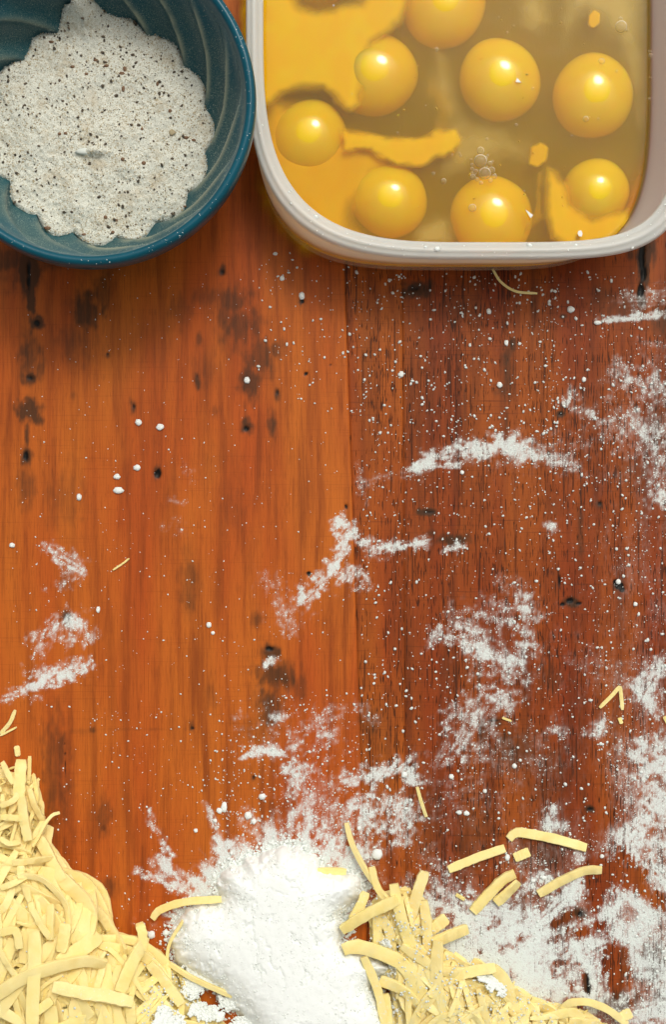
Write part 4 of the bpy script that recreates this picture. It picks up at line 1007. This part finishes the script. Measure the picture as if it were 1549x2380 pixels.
clump = [ # crop coordinates with height above heap (mm), width, words
 ([(165,280,0),(190,370,1),(240,470,3),(300,560,6),(350,615,8)],12,"thin arched cheese shred reaching farthest up from the right clump"),
 ([(505,490,5),(475,580,5),(440,700,3)],26,"broad upright cheese shred with a square end at the top of the right clump"),
 ([(370,545,9),(400,680,9),(450,850,7),(505,980,5)],25,"long diagonal cheese shred lying over the others in the right clump"),
 ([(500,615,4),(515,750,4),(515,980,3)],23,"upright cheese shred in the middle of the right clump"),
 ([(562,790,9),(555,950,9),(548,1200,7)],27,"long straight cheese shred running down to the lower picture edge"),
 ([(145,745,9),(260,672,11),(388,612,11)],26,"cheese shred laid across the top left of the right clump against the flour heap"),
 ([(692,738,2),(620,765,4),(540,800,5)],27,"cheese shred with a square end pointing right out of the clump"),
 ([(610,835,1),(590,900,2)],22,"short stub of cheese on the right side of the clump"),
 ([(600,690,1),(530,745,2)],28,"short thick cheese piece on the upper right side of the clump"),
 ([(150,830,10),(210,815,10),(330,850,9),(420,905,8),(530,1080,7)],32,"widest cheese shred curving out from under the flour heap"),
 ([(800,905,6),(850,960,6),(880,1050,5),(930,1180,4)],28,"cheese shred bending down from the corner right of the long straight one"),
 ([(585,965,6),(700,925,7),(810,908,7)],25,"cheese shred meeting another in a sharp corner"),
 ([(600,985,3),(720,990,4),(870,1065,4)],32,"broad cheese shred under the sharp corner of two others"),
 ([(640,1030,2),(730,1070,3),(850,1170,2)],22,None),([(965,1050,2),(1050,1090,3),(1130,1160,2)],26,"cheese shred rising from the lower edge right of the clump"),
 ([(1100,1090,3),(1130,1060,5),(1210,1055,6),(1300,1090,4),(1380,1150,2)],17,"thin arched cheese shred at the lower right"),([(300,640,2),(300,720,2),(298,820,2)],22,None),([(395,575,0),(445,575,0)],13,None),
 ([(250,580,4),(225,640,5),(190,700,5)],22,None),([(275,470,3),(300,560,5),(360,640,6)],16,None),([(420,600,2),(400,700,2),(350,800,2)],26,None),([(240,860,8),(300,1000,6),(330,1150,5)],20,None),
 ([(310,960,4),(420,1010,5),(500,1100,4)],26,None),([(440,900,4),(470,1000,4),(500,1150,3)],24,None),([(600,1080,1),(620,1150,1)],28,None),([(1000,1130,3),(1150,1100,3),(1200,1180,2)],22,None),([(1340,1130,2),(1400,1100,2)],24,"ragged cheese crumb at the lower right end of the shreds"),
 ([(680,1060,3),(820,1020,4)],16,None),([(860,1130,2),(960,1090,3)],18,None),([(360,760,3),(470,820,4),(560,900,4)],20,None),([(330,1020,3),(350,1160,3)],24,None),([(700,1140,2),(900,1160,2)],26,None),([(1130,1140,3),(1260,1150,3)],24,None)]
for i, (p, w_, lab) in enumerate(clump):
    q_ = c8(p)
    place_shred(q_, w_, lab or clump_label(q_, w_), "cheese shreds in the right clump", m=M_ch_f if (i % 3 == 1 or i > 16) else M_ch, seed=600+i, follow=False, lift=.003 if lab else .0045, thick=.0019)
heapl = [
 ([(-30,1170,3),(60,1105,4),(150,1060,5),(300,1015,6),(400,1000,6),(490,1015,5)],29,"long wide cheese shred sweeping across the big heap with flour specks on its end"),
 ([(245,1118,5),(400,1150,6),(500,1165,6),(612,1192,5)],28,"wide cheese shred lying flat across the lower right of the big heap"),
 ([(555,1140,4),(600,1030,7),(655,925,10)],29,"thick cheese shred tipped up with its square end in the air"),
 ([(158,860,4),(160,1000,5),(150,1200,5),(148,1330,5)],29,"straight upright cheese shred near the left of the big heap"),
 ([(270,1010,3),(380,940,4),(455,880,5)],37,"wide cheese shred slanting up toward the heap's edge"),
 ([(305,825,5),(285,960,4)],27,"short broad upright cheese shred with a square top"),
 ([(60,615,3),(130,605,5),(200,625,6),(260,680,6),(305,740,5),(320,830,3)],13,"thin cheese shred looping like a hook over the upper heap"),
 ([(98,65,6),(92,150,5),(85,250,4)],27,"broad cheese shred standing upright at the tip of the big heap"),
 ([(10,78,4),(35,130,4),(62,180,4)],13,"thin tilted cheese sliver left of the broad one at the heap's tip"),
 ([(137,50,0),(133,160,0)],9,"thin upright cheese sliver lying just off the heap's tip"),
 ([(55,545,4),(150,535,5),(245,522,5)],15,"straight thin cheese shred lying level across the upper heap"),
 ([(135,200,2),(160,280,2),(200,350,1)],14,"cheese sliver running down the right side of the heap's tip"),
 ([(275,312,5),(240,325,6),(205,370,6),(180,420,5),(150,470,3)],8,"thin cheese curl sticking out over the board"),
 ([(170,420,2),(205,470,3),(250,560,3),(290,625,3)],27,"smooth wide cheese slice along the upper right border of the heap"),
 ([(270,600,2),(340,670,3),(390,720,3),(430,800,2)],32,"smooth wide cheese slice bordering the middle of the heap"),
 ([(420,740,1),(480,800,2),(530,880,2),(580,960,1)],24,"smooth cheese slice bordering the lower right of the heap"),
 ([(645,825,2),(660,880,3),(655,960,2)],22,"stubby rounded cheese piece standing at the gap beside the flour heap"),
 ([(495,765,3),(500,860,3)],10,"thin upright cheese sliver poking over the heap's border"),
 ([(0,870,3),(70,860,5),(90,940,4)],18,None),([(150,760,5),(200,850,5),(240,900,4)],14,None),([(235,740,4),(230,900,4)],17,None),([(0,950,4),(30,1010,5),(80,1080,5)],13,None),
 ([(445,1130,2),(470,1050,3),(480,990,3)],16,None),([(430,680,3),(435,800,4),(420,880,4)],17,None),([(100,240,5),(110,340,5),(130,440,5)],22,None),([(0,660,3),(60,640,4),(130,600,4)],14,None),
 ([(0,280,4),(60,255,5),(90,210,5)],13,None),([(0,330,5),(50,335,5),(120,340,5)],14,None),([(0,430,3),(40,455,4),(90,450,3)],12,None),([(95,560,4),(95,620,4)],18,None),
 ([(690,1010,3),(760,1090,3),(840,1200,2)],24,None),([(640,960,2),(720,1020,2),(790,1120,2)],22,None),([(600,1180,3),(610,1290,2)],22,None),([(240,1180,4),(160,1240,4)],20,None)]
for i, (p, w_, lab) in enumerate(heapl):
    q_ = c7(p)
    place_shred(q_, w_, lab or heap_label(q_, w_), "cheese shreds in the big heap", seed=700+i, follow=(i != 9), lift=.002 if i != 9 else .0001, thick=.0019 if w_ > 16 else .0012, m=M_ch_f if i in (1, 29, 30, 31, 32) else M_ch)
sl = [([(355,2135,1),(372,2115,2),(430,2096,4),(515,2090,4)],18,"smooth curved cheese slice arching along the upper left foot of the flour heap"),
 ([(388,2280,1),(392,2200,3),(425,2140,5)],8,"thin cheese edge standing against the left side of the flour heap"),
 ([(395,2240,5),(450,2275,5),(540,2315,5)],12,"cheese edge showing through flour at the lower left of the flour heap"),
 ([(410,2330,2),(460,2350,3),(510,2420,2)],30,"broad cheese slice at the lower edge between the heaps"),
 ([(350,2215,0),(380,2260,1),(405,2290,1)],30,"rounded cheese slice tucked between the two heaps"),
 ([(735,2026,0),(770,2024,1),(805,2026,0)],16,"short cheese piece peeking out of the upper right of the flour heap")]
for i, (p, w_, lab) in enumerate(sl):
    place_shred(p, w_, lab, "cheese by the flour heap", seed=760+i, follow=False, lift=.003, thick=.0018)

# the rest of the visible shreds in the big heap
cnt = 0; trial = 0
def shred_label(x, y, L, w_, a, bend):
    size = ("stubby" if L < 75 else "short" if L < 110 else "long" if L < 150 else "lengthy")
    wide = ("fine" if w_ < 9 else "thin" if w_ < 14 else "broad" if w_ < 22 else "wide")
    a = a % math.pi
    way = ("upright" if abs(a-math.pi/2) < .35 else "level" if a < .35 or a > math.pi-.35 else "leaning left" if a < math.pi/2 else "leaning right")
    cv = "curved " if abs(bend) > .18*L else ""
    zone = ("at the tip of the big heap" if y < 1880 else "in the upper neck of the big heap" if y < 2010 else "along the right border of the big heap" if polydist(np.array([x]), np.array([y]), HEAP)[0] < 60 and y < 2200
            else "at the left picture edge of the big heap" if x < 90 else "of the big heap near the flour" if x > 380 else "at the lower edge of the big heap" if y > 2290 else "in the middle of the big heap")
    return f"{size} {wide} {cv}cheese shred, {way}, {zone}"
while cnt < 205 and trial < 6000:
    trial += 1
    x = rng.uniform(-40, 560); y = rng.uniform(1770, 2400)
    d = float(polydist(np.array([x]), np.array([y]), HEAP)[0])
    if d < 12: continue
    upper = y < 1990
    L = rng.uniform(50, 130) if upper else rng.uniform(80, 250)
    w_ = rng.uniform(6, 16) if upper else float(rng.choice([rng.uniform(7, 15), rng.uniform(15, 34)], p=[.45, .55]))
    a = rng.normal(math.pi/2, .55) if rng.uniform() < .6 else rng.uniform(0, math.pi)
    bend = rng.normal(0, .10)*L
    e = [(x-math.cos(a)*L/2, y-math.sin(a)*L/2), (x+math.cos(a)*L/2, y+math.sin(a)*L/2)]
    dd = polydist(np.array([e[0][0], e[1][0]]), np.array([e[0][1], e[1][1]]), HEAP)
    if dd.min() < 2: continue
    t0, t1 = rng.uniform(-2.5, 3.5, 2)
    mid_ = (x-math.sin(a)*bend, y+math.cos(a)*bend, (t0+t1)/2+rng.uniform(-.5, 1.5))
    place_shred([(e[0][0], e[0][1], t0), mid_, (e[1][0], e[1][1], t1)], w_, shred_label(x, y, L, w_, a, bend), "cheese shreds in the big heap", seed=1000+cnt, lift=-.0002, n=10, thick=None if w_ < 15 else .0014, taper=(rng.uniform(.4, .9), rng.uniform(.4, .9)))
    cnt += 1
# finer shreds packed below the ones that can be told apart
def packed(name, n_, poly, x0, x1, y0, y1, lo, hi, m, lab, wmin, wmax):
    Vs, Fs = [], []; nb = 0; k_ = 0; tries = 0
    while k_ < n_ and tries < n_*12:
        tries += 1
        x = rng.uniform(x0, x1); y = rng.uniform(y0, y1); L = rng.uniform(70, 210); a = rng.uniform(0, math.pi) if rng.uniform() < .5 else rng.normal(math.pi/2, .5)
        e = np.array([[x-math.cos(a)*L/2, y-math.sin(a)*L/2], [x+rng.normal(0, L*.09), y+rng.normal(0, L*.09)], [x+math.cos(a)*L/2, y+math.sin(a)*L/2]])
        if polydist(e[:, 0], e[:, 1], poly).min() < 3: continue
        q_ = lerp_path([(p[0], p[1], 0) for p in e], 8); w_ = rng.uniform(wmin, wmax)
        z = heap_at(q_[:, 0], q_[:, 1])+rng.uniform(lo, hi)+np.linspace(0, rng.uniform(-.002, .002), 8)
        me_, c_ = shred_mesh(np.stack([(q_[:, 0]-774.5)*S*(1-z/HC), (1190-q_[:, 1])*S*(1-z/HC), z], -1), w_*S, max(.0009, min(.0016, w_*S*.33)), (.6, .6), 5000+tries)
        co = np.empty(len(me_.vertices)*3, np.float32); me_.vertices.foreach_get('co', co); co = co.reshape(-1, 3)+c_
        Vs.append(co); Fs.append(np.array([list(p.vertices) for p in me_.polygons if len(p.vertices) == 4])+nb); nb += len(co); bpy.data.meshes.remove(me_); k_ += 1
    me = mesh_np(name, np.vstack(Vs), np.vstack(Fs), True); me.set_sharp_from_angle(angle=math.radians(33))
    obj(name, me, m, kind='stuff', label=lab, category="cheese")
packed("packed_cheese", 620, HEAP, -40, 560, 1770, 2420, -.0100, -.0032, M_ch, "finer grated cheese packed below the top shreds of the big heap", 7, 17)
packed("packed_floury_cheese", 150, RH, 880, 1420, 2070, 2440, -.006, .0015, M_ch_f, "finer grated cheese packed below the shreds right of the flour heap", 9, 24)
# small broken bits between the shreds
pts = []; 
x = rng.uniform(-40, 560, 1100); y = rng.uniform(1770, 2400, 1100); d = polydist(x, y, HEAP); k = (d > 6) & (fbm(x/50, y/50, 33) > .46); x, y = x[k], y[k]
x2 = rng.uniform(820, 1400, 260); y2 = rng.uniform(2130, 2400, 260); d2 = polydist(x2, y2, RH); k2 = d2 > 14
x = np.concatenate([x, x2[k2]]); y = np.concatenate([y, y2[k2]])
z = heap_at(x, y)+rng.uniform(-.003, .0015, len(x))
P = Wn(x, y, z); R = S*np.stack([rng.uniform(1.5, 4, len(x)), rng.uniform(4, 12, len(x)), rng.uniform(1.5, 3, len(x))], -1)
obj("cheese_crumbs", lumps_mesh("cheese_crumbs", P, R, .35, True), M_ch, kind='stuff', label="small broken cheese bits between the shreds", category="cheese")

# ------------------------------------------------------------------ the flour heap
FP = [(392,2190),(398,2160),(420,2128),(440,2105),(470,2098),(500,2098),(512,2085),(505,2055),(512,2030),(535,2010),(560,2012),(570,1995),(600,1990),(620,1978),(650,1965),(680,1968),(700,1965),(712,1985),(735,1990),(742,2020),(800,2030),(820,2024),(838,2045),(842,2080),(818,2100),(800,2130),(806,2160),(800,2185),(830,2205),(865,2225),(905,2240),(912,2258),(880,2268),(868,2290),(885,2320),(900,2345),(908,2380),(930,2480),(560,2480),(585,2390),(540,2340),(500,2300),(440,2262),(405,2235)]
FP2 = [[(425,2240),(460,2235),(510,2270),(520,2295),(480,2300),(450,2325),(420,2310),(430,2270)],[(430,2335),(470,2330),(520,2350),(520,2370),(480,2375),(440,2360)],[(505,2320),(540,2310),(560,2335),(535,2352),(512,2345)],
 [(350,2380),(365,2345),(385,2330),(400,2350),(430,2370),(430,2400),(350,2400)],[(530,2385),(545,2362),(580,2365),(600,2400),(540,2420)],[(860,2330),(885,2310),(905,2330),(880,2350)],[(880,2190),(905,2182),(912,2200),(892,2205)],
 [(1110,2275),(1150,2250),(1175,2290),(1180,2320),(1140,2300)]]
m_ = M_flour
def flour_heap(polys, H, sc_, zbase, name, step, lab, kind=None, seed=0):
    allV, allF = [], []; nb = 0
    for poly in polys:
        P_ = np.array(poly, float); x0, y0 = P_.min(0)-14; x1, y1 = P_.max(0)+14
        X, Y = np.meshgrid(np.arange(x0, x1, step), np.arange(y0, min(y1, 2460), step), indexing='ij')
        d = polydist(X, Y, poly)+(fbm(X/13, Y/13, 81+seed, 4)-.5)*(16 if H > .01 else 22)+(fbm(X/40, Y/40, 85, 2)-.5)*8*min(1, H/.01)
        dd = np.clip(d, 0, None)
        lump = fbm(X/20, Y/20, 82+seed, 4); cr = np.abs(fbm(X/34, Y/60, 83, 4)-.5)*2
        z = zbase(X, Y)+H*(1-np.exp(-dd/sc_))+.0003*min(1, H/.008)*np.clip(dd/10, 0, 1)*(lump-.5)*2 - .0009*np.clip(dd/30, 0, 1)*np.clip(1-cr*14, 0, 1)*(fbm(X/50, Y/50, 87, 2) > .52)*min(1, H/.01)
        z += .0016*np.clip(dd/3.5, 0, 1)**.5
        z = np.where(d <= 0, zbase(X, Y)-.0004, z)
        keep = d > -step*1.2
        F_ = grid_faces(*X.shape)[:, ::-1]; F_ = F_[keep.ravel()[F_].any(1)]
        V_ = Wn(X, Y, z).reshape(-1, 3); u, inv = np.unique(F_, return_inverse=True)
        allV.append(V_[u]); allF.append(inv.reshape(-1, 4)+nb); nb += len(u)
    me = mesh_np(name, np.vstack(allV), np.vstack(allF))
    o = obj(name, me, m_, label=lab, category="flour")
    if kind: o['kind'] = kind
    return o
flour_heap([FP], .017, 26, lambda X, Y: 0*X, "flour_heap", 2.6, "tall snow-white heap of flour tipped over the grated cheese at the lower middle")
def top_h(X, Y): 
    h = heap_at(X.ravel(), Y.ravel()).reshape(X.shape)
    return np.maximum(h+.0035, .0065)
px_, py_, rr_ = [], [], []
for poly in FP2:
    P_ = np.array(poly, float); a0, a1 = P_.min(0), P_.max(0); nn_ = int(np.prod(a1-a0)/9)
    x = rng.uniform(a0[0], a1[0], nn_); y = rng.uniform(a0[1], a1[1], nn_)
    d = polydist(x, y, poly)+(fbm(x/9, y/9, 29, 3)-.5)*26
    k = d > 0; px_.append(x[k]); py_.append(y[k]); rr_.append(1.6+np.clip(d[k], 0, 14)*.22+rng.uniform(0, 1.4, k.sum()))
x = np.concatenate(px_); y = np.concatenate(py_); rr = np.concatenate(rr_)*S
h = np.maximum(heap_at(x, y)+.0045, .0065)
obj("flour_clumps", lumps_mesh("flour_clumps", Wn(x, y, h), np.stack([rr, rr*1.1, rr*.7], -1), .3), M_crumb, kind='stuff', label="powdery clumps of white flour fallen on the cheese around the flour heap", category="flour")
# crumbly flour around the heap's foot and over its skin
P_ = np.array(FP, float); nE = 4200
ii = rng.integers(0, len(FP), nE); t = rng.uniform(0, 1, nE)[:, None]
pe = P_[ii]*(1-t)+P_[(ii+1) % len(FP)]*t+rng.normal(0, 1, (nE, 2))*np.array([11, 11])
pe = pe[pe[:, 1] < 2400]
d = polydist(pe[:, 0], pe[:, 1], FP); rr = S*(.9+3.6*rng.uniform(0, 1, len(pe))**3.5)
z = np.where(d > 0, .017*(1-np.exp(-np.clip(d, 0, None)/26))+.0004, np.where(heap_at(pe[:, 0], pe[:, 1]) > .002, heap_at(pe[:, 0], pe[:, 1])+.002, rr*.5))
obj("heap_crumbs", lumps_mesh("heap_crumbs", Wn(pe[:, 0], pe[:, 1], z), np.stack([rr, rr*1.15, rr*.7], -1), .38), M_crumb, kind='stuff', label="crumbly flour round the foot of the flour heap", category="flour")
x = rng.uniform(390, 930, 16000); y = rng.uniform(1960, 2400, 16000); d = polydist(x, y, FP); k = (d > 4) & (rng.uniform(0, 1, 16000) < fbm(x/30, y/30, 99, 3)*1.5-.1); x, y, d = x[k], y[k], d[k]
rr = S*(.7+2.2*rng.uniform(0, 1, len(x))**4)
obj("heap_powder", lumps_mesh("heap_powder", Wn(x, y, .017*(1-np.exp(-d/26))+.0014), np.stack([rr, rr, rr*.8], -1), .35), M_crumb, kind='stuff', label="powdery grain on the surface of the flour heap", category="flour")
# flour dust lying on the cheese
x = np.concatenate([rng.uniform(330, 640, 2600), rng.uniform(800, 1300, 3600), rng.uniform(0, 330, 300)]); y = np.concatenate([rng.uniform(2230, 2400, 2600), rng.uniform(2030, 2400, 3600), rng.uniform(2080, 2400, 300)])
k = rng.uniform(0, 1, len(x)) < fbm(x/28, y/28, 95, 3)**2*2.6-.15; x, y = x[k], y[k]
h = heap_at(x, y); k = h > .002; x, y, h = x[k], y[k], h[k]
rr = S*(.8+2.6*rng.uniform(0, 1, len(x))**3)
obj("cheese_dust", lumps_mesh("cheese_dust", Wn(x, y, h+rng.uniform(.001, .006, len(x))), np.stack([rr, rr, rr*.7], -1)), M_grain, kind='stuff', label="specks of flour dusted over the cheese shreds", category="flour")
print("objects", len(bpy.data.objects), "tris", sum(len(o.data.loops)-2*len(o.data.polygons) for o in bpy.data.objects if o.type == 'MESH'))
